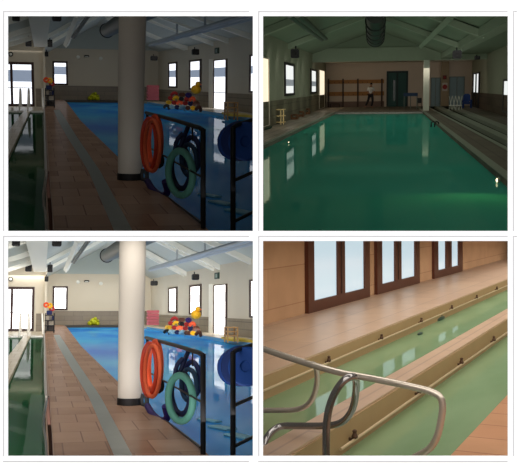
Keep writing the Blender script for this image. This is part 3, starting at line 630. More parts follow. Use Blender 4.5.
# ------------------------------------------------------------------ hall B: green pool seen end on
def hall_b():
    room = B2; setroom(room); H = -1.5; where = 'green pool hall'
    Z = lambda x, y, h=H: room.z(x, y, h); Yp = room.y
    M_w = P('sage_plaster', (150, 150, 128), .8, noise=.05, nscale=.5)
    M_c = P('sage_ceiling', (132, 144, 122), .8, noise=.12, nscale=.25)
    M_bm = P('sage_beam', (150, 160, 138), .7, noise=.05)
    M_dk = tiles('dark_deck_tiles', (116, 108, 92), (106, 98, 84), (88, 82, 70), 2.4, .35, .02, 'YX', .35, .10)
    M_dl = tiles('side_deck_tiles', (170, 158, 140), (160, 148, 130), (130, 122, 108), 2.4, .35, .02, 'YX', .25, .16)
    M_gw = water('deep_green_pool_water', (54, 148, 124), (60, 158, 134), .2, (.5, .35, 1), .035, (.85, 1, .9), .12)
    M_cw = water('channel_water_black', (10, 22, 16), (14, 30, 20), .25, (1, .4, 1), .02)
    M_kb = P('pale_kerb', (132, 138, 118), .5)
    pl0 = Z(263, 145.8); pl1 = Z(335.7, 112.2); pr1 = Z(423.3, 112.2); pr0 = Z(507.5, 180.8)
    Yw = Z(400, 106.5).y; Yf = (pl1.y + pr1.y)/2
    dl = (pl1-pl0)/(pl1.y-pl0.y); dr = (pr1-pr0)/(pr1.y-pr0.y)
    L = lambda y: pl0.x + dl.x*(y-pl0.y); Rr = lambda y: pr0.x + dr.x*(y-pr0.y)
    n0 = 7.0
    WL = Wall(Z(270.5, 126.2), Z(325, 107.6)); wl = lambda y: (WL.a + WL.u*((y-WL.a.y)/WL.u.y)).x
    tag(MB().prism([(wl(n0)+.3, n0), (Rr(n0)+.2, n0), (Rr(Yf)+.2, Yf), (wl(Yf)+.3, Yf)], H-.12, H-.10).build('pool_water', M_gw, base=(0, 20, H-.11)), 'still deep green water of the long pool seen end on', 'water', kind='stuff')
    struct(MB().prism([(L(n0), n0), (L(Yf), Yf), (L(Yf), Yw), (wl(Yw), Yw), (wl(n0), n0)], H-.5, H).build('floor_deck_side_5', M_dl, base=(-3, 20, H)))
    struct(MB().prism([(L(n0), n0), (L(Yf), Yf), (L(Yf)-.16, Yf), (L(n0)-.16, n0)], H, H+.01).build('trim_pool_edge_5', M_kb))
    struct(MB().box((L(Yf)-.1, Yf, H-.5), (Rr(Yf), Yw, H)).build('floor_far_deck_5', M_dk))
    # right side: deck, pale line, channels
    WRt = Wall(Z(479.5, 108.3), Z(507.6, 117)); wr = lambda y: (WRt.a + WRt.u*((y-WRt.a.y)/WRt.u.y)).x
    def line(p, q):
        a = Z(*p); b = Z(*q); return lambda y: a.x + (b.x-a.x)*(y-a.y)/(b.y-a.y)
    l1 = line((469, 127.7), (507.6, 147.6))
    lines = [Rr, l1, line((446, 111.8), (507.6, 140.8)), line((452, 111), (507.6, 135.6)), line((459, 110.6), (507.6, 130.6)), line((466, 110.3), (507.6, 125.8)), wr]
    yF = Yw
    def strip(i, j, z, mt, nm, top=True):
        a, b = lines[i], lines[j]
        return MB().prism([(a(n0), n0), (b(n0), n0), (b(yF), yF), (a(yF), yF)], H-.5, z).build(nm, mt, base=(3, 20, H))
    struct(strip(0, 1, H, M_dk, 'floor_deck_channel_5')); struct(strip(2, 3, H, M_kb, 'trim_divider_5')); struct(strip(4, 5, H, M_kb, 'trim_divider_6'))
    struct(strip(5, 6, H, M_dk, 'floor_deck_wall_5'))
    a, b = lines[1], lines[1]
    struct(MB().prism([(lines[1](n0)-.14, n0), (lines[1](n0), n0), (lines[1](yF), yF), (lines[1](yF)-.14, yF)], H, H+.012).build('trim_channel_edge_5', M_kb))
    struct(MB().prism([(Rr(n0), n0), (Rr(n0)+.18, n0), (Rr(yF)+.18, yF), (Rr(yF), yF)], H, H+.012).build('trim_pool_edge_6', M_kb))
    tag(strip(1, 2, H-.15, M_cw, 'channel_water'), 'dark water in the narrow channel nearest the green pool', 'water', kind='stuff')
    tag(strip(3, 4, H-.15, M_cw, 'channel_water'), 'dark water in the narrow channel nearest the window wall of green hall', 'water', kind='stuff')
    # walls
    zt = WL.at(285, 42)[1]; zwl = WL.at(271, 101)[1]
    m = MB(); WL.box(m, -25, 70, H-.5, zt, -.3, 0); struct(m.build('wall_left_5', M_w))
    m = MB(); WL.box(m, -25, 70, H, zwl, 0, .03); struct(m.build('trim_wainscot_5', tiles('sage_wainscot', (116, 110, 90), (108, 102, 84), (92, 88, 72), 4, .4, .02, 'YZ')))
    zr = WRt.at(495, 50)[1]; m = MB(); WRt.box(m, -60, 60, H-.5, zr+.6, -.3, 0); struct(m.build('wall_right_5', M_w))
    zwr = WRt.at(490, 93.5)[1]; m = MB(); WRt.box(m, -60, 60, H, zwr, 0, .03); struct(m.build('trim_wainscot_6', tiles('brown_wainscot', (96, 82, 68), (88, 76, 62), (74, 64, 54), 4, .4, .02, 'YZ')))
    M_fw = P('warm_far_wall', (204, 184, 164), .7, noise=.08, nscale=.8)
    struct(MB().box((wl(Yw)-1, Yw, H), (wr(Yw)+1, Yw+.3, 3.2)).build('wall_back_5', M_fw))
    # transverse beam and roof
    Yb = Z(426, 110.8).y; zb0 = Yp(380, 61, Yb).z; zb1 = Yp(380, 47.5, Yb).z
    struct(MB().box((wl(Yb), Yb, zb0), (wr(Yb), Yb+.6, zb1)).build('ceiling_beam_5', M_bm))
    struct(MB().box((wl(Yb), Yb+.1, zb1), (wr(Yb), Yb+.5, 4.6)).build('wall_gable_5', M_c))
    struct(MB().box((wl(Yb)-1, Yb+.5, zb0+.25), (wr(Yb)+1, Yw, zb0+.4)).build('ceiling_far_5', P('cream_soffit', (196, 184, 160), .8)))
    rx = Yp(377, 30, Yb).x; rz = Yp(377, 30, Yb).z
    bl = Yp(449, 60, Yb); lx = bl.x
    zl0 = zt
    struct(MB().add([(wl(n0)-.2, n0, zl0-.06), (rx, n0, rz), (rx, Yb, rz), (wl(Yb)-.2, Yb, zl0-.06), (wl(n0)-.2, n0, zl0+.1), (rx, n0, rz+.15), (rx, Yb, rz+.15), (wl(Yb)-.2, Yb, zl0+.1)],
                    [(0,3,2,1),(4,5,6,7),(0,1,5,4),(1,2,6,5),(2,3,7,6),(3,0,4,7)]).build('ceiling_slope_5', M_c))
    bz = bl.z + .1
    struct(MB().solid([(rx, n0, rz), (lx, n0, bz+.15), (lx, Yb, bz+.15), (rx, Yb, rz)], (0, 0, .15)).build('ceiling_slope_6', M_c))
    struct(MB().box((lx-.5, n0, bz-.02), (lx, Yb, bz+.3)).build('ceiling_beam_6', M_bm))
    struct(MB().solid([(lx-.1, n0, bz+.25), (lx+3.5, n0, bz+.25), (lx+3.5, Yb, bz+.25), (lx-.1, Yb, bz+.25)], (0, 0, .15)).build('ceiling_low_5', M_c))
    for k, y in enumerate((16.5, 24, 33, 43)):
        struct(MB().solid([(wl(y), y, zl0-.25), (rx, y, rz-.22), (rx, y, rz), (wl(y), y, zl0)], (0, .5, 0)).build('ceiling_rafter_%d' % (501+k), M_bm))
        struct(MB().solid([(rx, y, rz-.22), (lx-.3, y, bz-.05), (lx-.3, y, bz+.2), (rx, y, rz)], (0, .5, 0)).build('ceiling_rafter_%d' % (511+k), M_bm))
    # slanting brace and two pipes
    tag(MB().tube([Yp(453, 15, 30), Yp(421, 46.5, 50)], .14, 4).build('roof_brace', M_bm), 'pale slanting roof brace rising above the white pillar, green pool hall', 'roof brace')
    for q, (a, b, lab) in enumerate((((289, 14), (322, 40), 'dull green pipe nearest the window wall under the roof, '), ((297, 14), (326, 39), 'dull green pipe nearer the ridge under the roof, '))):
        tag(MB().tube([Yp(*a, 21), Yp(*b, 47)], .09, 12).build('ceiling_pipe', P('dull_green_pipe', (88, 96, 82), .5), smooth=True), lab + where, 'pipe')
    # duct end on
    t = thing('air_duct', 'dark ribbed round air duct hanging under the ridge, green pool hall', 'duct', Yp(375.5, 40, 44))
    M_du = P('dark_ribbed_duct', (46, 50, 42), .5, .2)
    c0 = Yp(375.5, 38, 44); c1 = Yp(375.5, 14, 26)
    MB().tube([c0, c1], .40, 28, 0, .26).build('duct_tube', M_du, t, smooth=True)
    for k in range(5):
        c = c0.lerp(c1, k/5); d = (c1-c0).normalized(); MB().ring(c, (1, 0, 0), d.cross(Vector((1, 0, 0))), .40-.025*k, .035).build('band', P('duct_band', (40, 44, 38), .5, .2), t, smooth=True)
    # white pillar
    a = Yp(423, 110.8, Yb-.3); b = Yp(429.8, 60, Yb-.3)
    tag(MB().box((a.x, Yb-.3, H), (b.x, Yb+.1, zb0)).build('square_pillar', P('white_pillar', (206, 206, 190), .6)), 'pale square pillar carrying the cross beam at the far end of the green pool', 'pillar')
    # openings
    wg = emit('daylit_glass_green_hall', (238, 242, 240), 1.0); hz = emit('hazy_band_green_hall', (150, 162, 170), .6)
    warm = emit('warm_daylight', (255, 240, 212), 1.05)
    M_fb = P('dark_frame_b', (24, 20, 18), .5)
    framed(WL, 'door_51', 262, 57, 269.8, 126.4, P('cream_door_frame', (210, 200, 180), .5), warm, (.16, .06), bottom=.02)  # plain cream frame colour
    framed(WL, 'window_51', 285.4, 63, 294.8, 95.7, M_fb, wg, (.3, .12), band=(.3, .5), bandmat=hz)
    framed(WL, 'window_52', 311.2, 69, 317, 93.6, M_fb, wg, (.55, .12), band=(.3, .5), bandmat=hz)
    framed(WL, 'door_52', 319.4, 70, 325, 108.2, P('cream_door_frame', (210, 200, 180), .5), warm, (.3, .05), bottom=.02)
    framed(WRt, 'window_53', 472.3, 72.6, 479, 107, M_fb, wg, (.9, .1), (.5,))
    framed(WRt, 'window_54', 502.3, 79, 511, 113.6, M_fb, wg, (.35, .1), (.7,))
    WB = Wall((wl(Yw), Yw, 0), (wr(Yw), Yw, 0))
    M_td = P('teal_door', (30, 74, 68), .5)
    o, r = framed(WB, 'door_53', 386.5, 71, 408, 108.6, P('dark_teal_frame', (20, 44, 42), .5), M_td, .14, (.5,))
    m = MB(); WB.box(m, r[0]+.5, r[0]+.68, r[2]+.6, r[3]-.7, .02, .05); m.build('vision_panel', P('dark_glass', (14, 26, 28), .2), o)
    M_pd = P('pale_blue_door', (132, 152, 156), .5)
    framed(WB, 'door_54', 430.5, 77.5, 440.6, 106.8, P('pale_frame', (120, 130, 126), .5), M_pd, .07, (.5,))
    framed(WB, 'door_55', 449, 76.5, 464.6, 106.8, P('pale_frame', (120, 130, 126), .5), M_pd, .07, (.5,))
    # tan pier with safety signs
    a = Yp(441, 100, Yw-.3); b = Yp(448.6, 100, Yw-.3)
    struct(MB().box((a.x, Yw-.3, H), (b.x, Yw, zb0+.4)).build('wall_pier_5', P('tan_pier', (158, 136, 108), .7)))
    for (px0, py0, px1, py1, lab) in ((442.3, 82.8, 447.4, 91, 'white sign with a red symbol on the tan pier between pale doors'), (442.8, 75.4, 446.6, 79.4, 'small dark red sign on the tan pier above the white one')):
        a = Yp(px0, py0, Yw-.33); b = Yp(px1, py1, Yw-.33); t = thing('safety_sign', lab, 'sign', ((a.x+b.x)/2, Yw-.33, b.z))
        MB().box((a.x, Yw-.33, b.z), (b.x, Yw-.3, a.z)).build('panel', P('sign_white', (190, 176, 160), .5) if py0 > 80 else P('sign_dark_red', (96, 40, 34), .5), t)
        c = (a+b)/2; MB().lathe((c.x, Yw-.332, c.z), [((a.z-b.z)*.3, 0), ((a.z-b.z)*.3, .01)], 18, (0, -1, 0)).build('symbol', P('sign_red', (150, 34, 30), .5), t)
    # wall bars and hook rails on the far wall
    M_or = P('orange_wood_rail', (168, 116, 66), .6); M_dp = P('dark_wood_post', (74, 56, 46), .6)
    for (py0, py1, lab) in ((80.2, 83.2, 'upper orange brown hook rail on the far wall behind the walking person'), (92, 95.4, 'lower orange brown hook rail on the far wall behind the walking person')):
        a = Yp(327.5, py0, Yw-.06); b = Yp(384, py1, Yw-.06); t = thing('hook_rail', lab, 'hook rail', ((a.x+b.x)/2, Yw-.06, b.z))
        MB().box((a.x, Yw-.06, b.z), (b.x, Yw, a.z)).build('rail', M_or, t)
        for k in range(12):
            x = a.x + (b.x-a.x)*(k+.5)/12; MB().tube([(x, Yw-.06, b.z+.1), (x, Yw-.16, b.z+.06), (x, Yw-.18, b.z+.14)], .018, 6).build('hook', M_dp, t)
    for px, lab in ((328.6, 'dark wooden wall post beside the bright far doorway'), (343, 'dark wooden wall post second from the bright far doorway'), (357.8, 'dark wooden wall post just short of the walking person'), (381.8, 'dark wooden wall post next to the teal door')):
        a = Yp(px-.7, 80, Yw-.1); b = Yp(px+.7, 107, Yw-.1); tag(MB().box((a.x, Yw-.1, H), (b.x, Yw-.065 + .06, a.z+.1)).build('wall_post', M_dp), lab, 'post', 'posts on the far wall')
    a = Yp(327, 103, Yw-.05); b = Yp(384, 107, Yw-.05)
    struct(MB().box((a.x, Yw-.04, H), (b.x, Yw, Yp(350, 101.5, Yw).z)).build('trim_dado_5', P('mauve_dado', (120, 96, 84), .6)))
    # low benches under the rails
    t = thing('low_bench', 'low dark bench by the far wall next to the bright doorway', 'bench', Yp(335, 106, Yw-.6))
    a = Yp(330, 103.4, Yw-.7); b = Yp(340, 106, Yw-.7); MB().box((a.x, Yw-.8, a.z-.06), (b.x, Yw-.4, a.z)).build('seat', M_dp, t)
    for xx in (a.x+.05, b.x-.05): MB().box((xx-.04, Yw-.78, H), (xx+.04, Yw-.42, a.z-.06)).build('leg', M_dp, t)
    # left shelf unit
    q = Z(276, 124.5); sc = q.y/F
    M_sw = P('pale_shelf_wood', (226, 196, 140), .6)  # plain pale wood
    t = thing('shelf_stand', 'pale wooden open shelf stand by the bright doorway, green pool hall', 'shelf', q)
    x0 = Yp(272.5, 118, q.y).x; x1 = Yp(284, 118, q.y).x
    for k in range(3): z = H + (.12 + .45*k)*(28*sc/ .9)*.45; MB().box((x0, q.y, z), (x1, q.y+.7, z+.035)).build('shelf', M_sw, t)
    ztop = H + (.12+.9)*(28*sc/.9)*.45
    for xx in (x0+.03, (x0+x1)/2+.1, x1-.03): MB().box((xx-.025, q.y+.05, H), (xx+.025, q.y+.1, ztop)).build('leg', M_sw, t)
    for k, (px, py, lab) in enumerate(((294, 119.5, 'nearest low brown wooden crate along the window wall, green pool hall'), (300, 116.8, 'middle low brown wooden crate along the window wall, green pool hall'), (306, 114.4, 'farthest low brown wooden crate along the window wall, green pool hall'))):
        p = Z(px, py); t = thing('wooden_crate', lab, 'crate', p, 'crates along the window wall'); s_ = p.y/F
        w_ = 6.0*s_; h_ = (5+k*.4)*s_
        MB().box((p.x-w_/2, p.y, H), (p.x+w_/2, p.y+.5, H+h_*.4)).build('base', P('brown_crate', (110, 72, 40), .6), t)
        for s2 in (-1, 1): MB().box((p.x+s2*w_/2-.03, p.y, H), (p.x+s2*w_/2+.03, p.y+.5, H+h_)).build('side', P('brown_crate', (110, 72, 40), .6), t)
        MB().box((p.x-w_/2, p.y+.45, H+h_*.7), (p.x+w_/2, p.y+.5, H+h_)).build('rail', P('brown_crate', (110, 72, 40), .6), t)
    p0 = Z(264, 130.6); p1 = Z(270.8, 128.4)
    tag(MB().prism([(p0.x, p0.y), (p1.x, p1.y), (p1.x-.1, p1.y+1.2), (p0.x-.1, p0.y+1.2)], H, H+.05).build('door_mat', P('dark_green_mat', (14, 54, 34), .8)), 'dark green mat on the deck at the bright doorway', 'mat')
    # far end furniture
    Yt = Z(410, 108.6).y; a = Yp(403.5, 93, Yt); b = Yp(417.5, 108.6, Yt)
    t = thing('blue_table', 'dark blue table with thin legs in front of the far wall by the pillar', 'table', ((a.x+b.x)/2, Yt, H)); M_bt = P('dark_blue_top', (22, 56, 92), .5)
    MB().box((a.x, Yt-.3, a.z-.22), (b.x, Yt+.4, a.z)).build('tabletop', M_bt, t)
    for xx in (a.x+.05, (a.x+b.x)/2, b.x-.05):
        MB().tube([(xx, Yt-.25, H), (xx, Yt-.25, a.z-.2)], .03, 8).build('leg', P('grey_legs', (110, 120, 112), .5), t)
    Yc = Z(420, 109.6).y; a = Yp(417.6, 98, Yc); b = Yp(421.8, 109, Yc)
    t = thing('folding_chair', 'small dark folding chair between the blue table and pale pillar', 'chair', ((a.x+b.x)/2, Yc, H))
    MB().box((a.x, Yc, H+.42), (b.x, Yc+.35, H+.46)).build('seat', M_black, t); MB().box((a.x, Yc+.33, H+.46), (b.x, Yc+.37, a.z)).build('backrest', M_black, t)
    for xx in (a.x+.03, b.x-.03):
        for yy in (Yc+.03, Yc+.33): MB().tube([(xx, yy, H), (xx, yy, H+.43)], .018, 6).build('leg', M_black, t)
    # wire drying rack
    Yk = Z(456, 110.3).y; a = Yp(449.2, 96, Yk); b = Yp(462, 110, Yk); t = thing('wire_rack', 'thin zigzag steel drying rack before the wide pale blue door', 'rack', ((a.x+b.x)/2, Yk, H)); M_wr = P('pale_wire', (186, 190, 180), .4, .4)
    n = 4; m = MB()
    for k in range(n):
        xa = a.x + (b.x-a.x)*k/n; xb = a.x + (b.x-a.x)*(k+1)/n
        MB().tube([(xa, Yk, H), (xb, Yk+.1, a.z)], .022, 6).build('bar', M_wr, t); MB().tube([(xb, Yk, H), (xa, Yk+.1, a.z)], .022, 6).build('bar', M_wr, t)
    MB().tube([(a.x, Yk, H+.3), (b.x, Yk, H+.3)], .022, 6).build('crossbar', M_wr, t)
    # stacked blue chair
    Yg = Z(467, 108).y; a = Yp(463, 94, Yg); b = Yp(471.6, 108, Yg); cxm = (a.x+b.x)/2; M_bc = P('blue_plastic', (24, 58, 120), .5)
    t = thing('blue_chair', 'bright blue plastic chair beside the narrow double window of green hall', 'chair', (cxm, Yg, H))
    MB().cbox((cxm, Yg+.2, H+.35*(a.z-H)*1.0), b.x-a.x, .7, .14, 0, .04).build('seat', M_bc, t)
    MB().cbox((cxm, Yg+.5, (H+.4*(a.z-H)+a.z)/2), (b.x-a.x)*.8, .1, (a.z-H)*.62, 0, .12).build('backrest', M_bc, t)
    for s2 in (-1, 1):
        MB().cbox((cxm+s2*(b.x-a.x)*.46, Yg+.2, H+.55*(a.z-H)), .08, .6, .08).build('armrest', M_bc, t)
        for yy in (Yg-.1, Yg+.5): MB().tube([(cxm+s2*(b.x-a.x)*.44, yy, H), (cxm+s2*(b.x-a.x)*.44, yy, H+.55*(a.z-H))], .045, 8).build('leg', M_bc, t)
    # speakers
    g = 'loudspeakers in the green pool hall'
    speaker(291, 49.2, 299, 58, 34, 'black loudspeaker high on the wall above the first window of green hall', g)
    speaker(452.8, 50.5, 461.4, 58.6, 42, 'black loudspeaker at the end of the cross beam, green hall', g)
    speaker(474.5, 56, 480, 59.6, 40, 'small flat black loudspeaker on the window side of green hall roof beam', g)
    # pool lights and ladder stubs
    def plight(px, py, lab, e, rr):
        p = Z(px, py, H-.06); t = thing('pool_light', lab, 'pool light', p, 'underwater pool lights')
        d = Vector((-1, -.1, 0)) if px > 400 else Vector((1, -.1, 0))
        MB().lathe(p, [(rr*1.35, 0), (rr*1.35, .02), (rr*1.1, .03)], 20, d).build('rim', M_kb, t)
        MB().lathe(p + d*.02, [(rr, 0), (rr*.8, .02), (rr*.3, .03)], 20, d).build('lens', emit('pool_lamp_lens', (255, 236, 190), e), t)
    plight(499, 180.2, 'bright small pool light at the near deck side of green pool', 2.5, .04)
    plight(287.4, 142.2, 'faint small pool light on the window side of green pool', 2, .02)
    l = bpy.data.lights.new('pool_glow', 'SPOT'); l.energy = 16; l.color = (.9, 1.0, .3); l.spot_size = math.radians(110); l.spot_blend = 1.0; l.shadow_soft_size = .05
    o = bpy.data.objects.new('pool_glow', l); SC.collection.objects.link(o)  # spot added above the water to imitate the underwater glow
    src = Z(486, 186, H) + Vector((0, 0, 1.0)); tgt = Z(467, 203, H-.1); q_ = (tgt-src).to_track_quat('-Z', 'Y').to_matrix()
    l.energy = 22
    o.matrix_world = Matrix.Translation(room.R @ src) @ (room.R @ q_).to_4x4()
    t = thing('pool_ladder', 'pair of dark ladder grips at the far pool corner beside the pillar', 'ladder', Z(435, 124))
    for px in (433.2, 436.6):
        p = Z(px, 124.5); MB().tube([p + Vector((-.08, 0, -.2)), p + Vector((-.08, 0, .08)), p + Vector((.0, 0, .12)), p + Vector((.08, 0, .08)), p + Vector((.08, 0, 0))], .025, 8, 1).build('grip', M_dsteel, t, smooth=True)
    # walking person: one continuous skinned body, clothes and hair on it
    py_ = Z(370.5, 107.9); s_ = 24.4*py_.y/F; bx, by = py_.x, py_.y
    t = thing('person', 'person in white shirt and dark trousers walking along the far pool end', 'person', (bx, by, H))
    def skin(name, verts, edges, radii, mt, par, root=0):
        me = bpy.data.meshes.new(name); me.from_pydata([(x*s_, y*s_, z*s_) for (x, y, z) in verts], edges, []); me.materials.append(mt)
        o = bpy.data.objects.new(name, me); SC.collection.objects.link(o); o.parent = par
        md = o.modifiers.new('skin', 'SKIN'); md.use_smooth_shade = True
        for i, v in enumerate(me.skin_vertices[0].data):
            v.radius = (radii[i]*s_, radii[i]*s_*.9); v.use_root = (i == root)
        sb = o.modifiers.new('sub', 'SUBSURF'); sb.levels = 1; sb.render_levels = 1
        return o
    sk = P('skin_tone', (150, 108, 84), .6); sh = P('white_shirt', (214, 210, 204), .8); tr = P('dark_trousers', (34, 32, 36), .8)
    V = [(0,0,.52),(0,0,.66),(.01,0,.78),(.015,0,.845),(.02,-.005,.90),(.022,-.01,.955),          # pelvis..head 5
         (.105,.0,.80),(.15,.02,.66),(.12,-.06,.55),(.115,-.09,.50),                               # arm toward +x: 6-9
         (-.09,0,.80),(-.12,-.02,.66),(-.05,-.09,.57),(-.02,-.12,.55),                             # other arm 10-13
         (.06,0,.50),(.085,.01,.28),(.03,.03,.05),(.10,.0,.02),                                    # standing leg 14-17
         (-.05,0,.50),(-.10,-.02,.29),(-.20,.06,.08),(-.245,.05,.02)]                              # trailing leg 18-21
    Eg = [(0,1),(1,2),(2,3),(3,4),(4,5),(2,6),(6,7),(7,8),(8,9),(2,10),(10,11),(11,12),(12,13),(0,14),(14,15),(15,16),(16,17),(0,18),(18,19),(19,20),(20,21)]
    Rd = [.085,.075,.09,.035,.055,.05,.04,.03,.024,.02,.04,.03,.024,.02,.06,.042,.028,.022,.06,.042,.028,.022]
    skin('body', V, Eg, Rd, sk, t)
    skin('shirt', [V[0],V[1],V[2],V[6],V[7],V[10],V[11]], [(0,1),(1,2),(2,3),(3,4),(2,5),(5,6)], [.095,.088,.10,.052,.045,.052,.045], sh, t)
    skin('trousers', [V[0],V[14],V[15],V[16],V[18],V[19],V[20]], [(0,1),(1,2),(2,3),(0,4),(4,5),(5,6)], [.093,.07,.055,.042,.07,.055,.042], tr, t)
    MB().ball((bx+.022*s_, by+.008*s_, H+.955*s_), .05*s_, .055*s_, .05*s_).build('hair', P('dark_hair', (40, 30, 26), .8), t, smooth=True)
hall_b()

# ------------------------------------------------------------------ hall C: wading channels with grab rails
def hall_c():
    room = C4; setroom(room); H = -2.4; Z = lambda x, y, h=H: room.z(x, y, h); Yp = room.y
    M_dw = tiles('tan_wall_tiles', (190, 150, 114), (180, 140, 104), (160, 118, 86), 5.0, .9, .015, 'YZ', .4, .05)
    M_dk = tiles('terracotta_deck', (200, 166, 136), (190, 154, 126), (172, 138, 114), 3.2, .9, .02, 'YX', .3, .3)
    M_dk2 = tiles('terracotta_deck_near', (184, 138, 104), (178, 130, 98), (140, 98, 78), 1.7, .62, .012, 'XY', .3, .05)
    M_kf = P('beige_kerb_face', (156, 128, 88), .5, noise=.1, nscale=1.5)
    M_gw = water('pale_green_channel_water', (114, 140, 102), (128, 152, 114), .26, (1.6, .5, 1), .05, (1, 1, 1), .6)
    lines = [.275, .395, .565, .622, 1.075]; X = [H/s for s in lines]      # wall, kerb, divider far, divider near, near deck
    X = [-2.4/s for s in lines]; y0, y1 = 4.0, 62.0; hw = H - .38
    def strip(a, b, z0, z1, nm, mt): return MB().box((a, y0, z0), (b, y1, z1)).build(nm, mt, base=((a+b)/2, 14, z1))
    # fit the strip edges to where they run in the photograph
    X[0] = (Z(433.5, 276.9).x + Z(309.6, 314.7).x)/2; X[1] = (Z(385, 328).x + Z(507.6, 278).x)/2; X[2] = (Z(433.5, 349.6).x + Z(507.6, 308.8).x)/2
    X[3] = (Z(452.7, 352).x + Z(286.4, 454.7).x)/2; X[4] = Z(480, 424).x
    struct(strip(X[0]-.3, X[1], H-.9, H, 'floor_deck_9', M_dk)); struct(strip(X[2], X[3], H-.9, H, 'floor_divider_9', M_dk)); struct(strip(X[4], X[4]+5, H-.9, H, 'floor_deck_10', M_dk2))
    struct(MB().box((X[1], y0, H-.9), (X[1]+.02, y1, H-.03)).build('trim_kerb_9', M_kf)); struct(MB().box((X[3], y0, H-.9), (X[3]+.02, y1, H-.03)).build('trim_kerb_10', M_kf))
    tag(MB().box((X[1]+.02, y0, hw-.05), (X[2], y1-.02, hw)).build('channel_water', M_gw, base=(X[1]+1, 14, hw)), 'pale green water in the channel between window deck and divider', 'water', kind='stuff')
    tag(MB().box((X[3]+.02, y0, hw-.05), (X[4], y1-.02, hw)).build('channel_water', M_gw, base=(X[3]+1, 14, hw)), 'pale green water in the channel between divider and near terracotta deck', 'water', kind='stuff')
    # light underwater ledge along the near channel
    p = Z(440, 420, hw+.0)
    struct(MB().box((X[0]-.3, y0, H-.6), (X[0], y1, 3.5)).build('wall_left_9', M_dw))
    struct(MB().box((X[0]-.3, y1, H-1), (X[4]+5, y1+.3, 3.5)).build('wall_back_9', M_dw))
    W = Wall((X[0], y0, 0), (X[0], y1, 0))
    fr = P('red_brown_window_frame', (78, 40, 25), .35, noise=.15, nscale=5); gl = emit('frosted_daylight', (186, 208, 218), 1.0)
    for k, (a, b, ybot_a, ybot_b, mu) in enumerate(((308.8, 370.2, 314.4, 297, .42), (377.6, 420.0, 295, 283.4, .40), (434.6, 462.8, 277, 269.2, .44))):
        ua = W.at(a, ybot_a, .1)[0]; ub = W.at(b, ybot_b, .1)[0]; ztop = 2.2; z0 = H + .0
        # panel widths measured along the wall
        c0, c1 = {0: (334.3, 345.5), 1: (395.5, 401.8), 2: (446.3, 452)}[k]
        um0 = W.at(c0 + (4 if k == 0 else 0) - (0 if k else 0), (ybot_a+ybot_b)/2, .1)[0]; um1 = W.at(c1, (ybot_a+ybot_b)/2, .1)[0]
        fa = W.at(a + (6.0, 5.0, 4.0)[k], ybot_a-3, .1)[0]; fb = W.at(b - (5.0, 4.5, 4.0)[k], ybot_b-3, .1)[0]
        m = MB()
        W.box(m, ua, fa, z0, ztop, 0, .1); W.box(m, fb, ub, z0, ztop, 0, .1); W.box(m, um0, um1, z0, ztop, 0, .1)
        W.box(m, fa, um0, z0, z0+.28, 0, .1); W.box(m, um1, fb, z0, z0+.28, 0, .1); W.box(m, fa, fb, ztop-.2, ztop, 0, .099)
        o = struct(m.build('door_%d' % (91+k), fr, base=W.p(ua, z0)))
        for (s0, s1) in ((fa, um0), (um1, fb)):
            g = MB(); W.box(g, s0, s1, z0+.26, ztop-.1, .03, .05); g.build('pane', gl, o)
        g = MB(); W.box(g, (um0+um1)/2-.05, (um0+um1)/2+.02, z0+.3, ztop-.2, .1, .115); g.build('meeting_strip', P('dark_strip', (48, 24, 18), .4), o)
    # kerb rails with brackets
    brass = P('warm_steel', (206, 182, 146), .3, .35)
    def krail(Xk, a, b, knobs, lab, lab2):
        rz_ = H - .27
        xr = Xk + .09
        pa = room.z(*a, rz_); pb = room.z(*b, rz_)
        nrm = Vector((1, 0, 0)); P0 = Vector((xr, 0, 0))
        qa = room.pl(*a, P0, nrm); qb = room.pl(*b, P0, nrm); z = (qa.z+qb.z)/2
        t = thing('kerb_rail', lab, 'rail', (xr, qa.y, z))
        MB().tube([(xr, qa.y, z), (xr, (qa.y+qb.y)/2, z), (xr, qb.y, z)], .018, 12).build('rail', brass, t, smooth=True)
        for (kx, ky) in knobs:
            q = room.pl(kx, ky, P0, nrm); 
            MB().tube([(Xk, q.y, z), (xr, q.y, z), (xr+.005, q.y, z+.03)], .02, 8).lathe((xr, q.y, z+.02), [(.035, 0), (.04, .02), (.022, .06), (.03, .085), (.012, .10)], 12).build('bracket', P('dark_bracket', (78, 54, 36), .5, .3), t)
    krail(X[1], (250, 403.5), (520, 277.5), ((329, 363), (381.7, 339), (421.5, 321), (452, 307), (477, 296.5), (497, 287.5)), 'thin warm steel rail on the kerb below the window deck', '')
    krail(X[3], (340.7, 447.2), (520, 324.5), ((354.6, 428), (419.5, 385.5), (461.6, 357), (494, 334.5)), 'thin warm steel rail on the near face of the divider', '')
    p = room.z(438.6, 318.8, hw+.02); MB_ = MB().ball((p.x, p.y, hw+.03), .12, .5, .06); MB_.ball((p.x+.02, p.y+.1, hw+.1), .05, .2, .05)
    tag(MB_.build('floating_sensor', P('dark_green_float', (40, 62, 46), .5), smooth=True), 'dark oblong float on the water of the window side channel', 'float')
    p = room.z(420, 334, hw+.01); tag(MB().ball((p.x, p.y, hw+.02), .045, .18, .035).build('drain_plug', P('dark_green_float', (40, 62, 46), .5), smooth=True), 'tiny dark float on water nearer the divider', 'float')
    # polished grab rails
    st = P('grab_rail_steel', (206, 194, 178), .2, .6, noise=.06); dk = P('dark_grab_rail_steel', (150, 146, 144), .14, .85, noise=.05)
    # long rail: enters from the side, slopes across, bends down at its near end
    Yg = 8.2
    base = Z(424, 455)
    t = thing('grab_rail', 'long polished steel grab rail sloping across both channels and bending down', 'grab rail', Yp(430, 470, Yg))
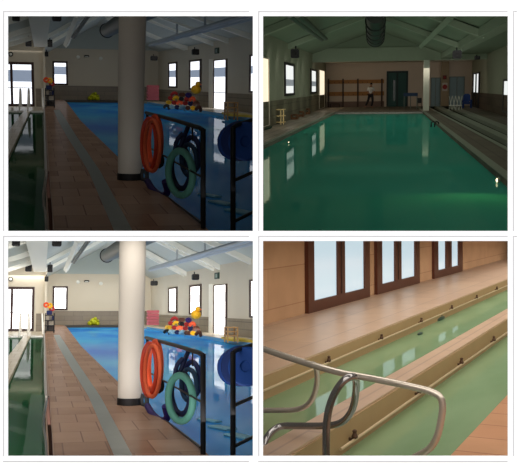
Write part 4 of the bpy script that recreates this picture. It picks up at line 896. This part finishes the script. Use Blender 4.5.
    MB().tube([Yp(240, 340.5, 8.8), Yp(262, 348.5, 8.7), Yp(300, 361.5, 8.5), Yp(340, 373, 8.35), Yp(355, 376.5, 8.3), Yp(390, 383.5, 8.25), Yp(420, 389.5, 8.2), Yp(434, 393), Yp(441.5, 398.5), Yp(443.5, 408), Yp(440, 424), Yp(436, 440), Yp(428, 449), Yp(417, 454), Yp(400, 462)] if False else
              [Yp(a, b, c) for (a, b, c) in ((240, 340.5, 8.8), (262, 348.5, 8.7), (300, 361.5, 8.5), (340, 373, 8.35), (355, 375.5, 8.3), (390, 382.0, 8.25), (420, 388.5, 8.2), (434, 392.5, 8.2), (441.5, 397.5, 8.2), (443.0, 408, 8.2), (440.5, 424, 8.2), (437, 438, 8.2), (430, 449, 8.25), (419, 455, 8.3), (405, 463, 8.4))], .033, 16, 2).build('rail', st, t, smooth=True)
    t = thing('grab_rail', 'dark polished steel hoop rail standing upright and curling round behind the long rail', 'grab rail', Yp(326, 466, 8.1))
    MB().tube([Yp(a, b, c) for (a, b, c) in ((326.5, 475, 8.0), (326, 445, 8.0), (326.5, 420, 8.0), (331, 400, 8.0), (340, 384, 8.0), (349, 376.5, 8.05), (356.5, 377, 8.2), (356, 392, 8.5), (353.5, 408, 8.7), (346, 420, 8.8), (336, 425, 8.85), (322, 426, 8.9), (300, 426, 8.9), (281, 425.6, 8.9), (273, 430, 8.8), (266, 438, 8.6), (262, 450, 8.5), (259, 468, 8.4))], .037, 16, 2).build('rail', dk, t, smooth=True)
    t = thing('grab_rail', 'thinner steel rail hooking down from the long rail then running level out of view', 'grab rail', Yp(300, 400, 9.2))
    MB().tube([Yp(a, b, c) for (a, b, c) in ((313, 364, 8.8), (317, 368, 8.9), (317.5, 382, 9.1), (314, 397, 9.2), (307, 406, 9.25), (297, 410, 9.3), (280, 410.5, 9.3), (250, 410, 9.4))], .031, 14, 2).build('rail', st, t, smooth=True)
hall_c()
for o in bpy.data.objects:
    if '_b' in o: del o['_b']
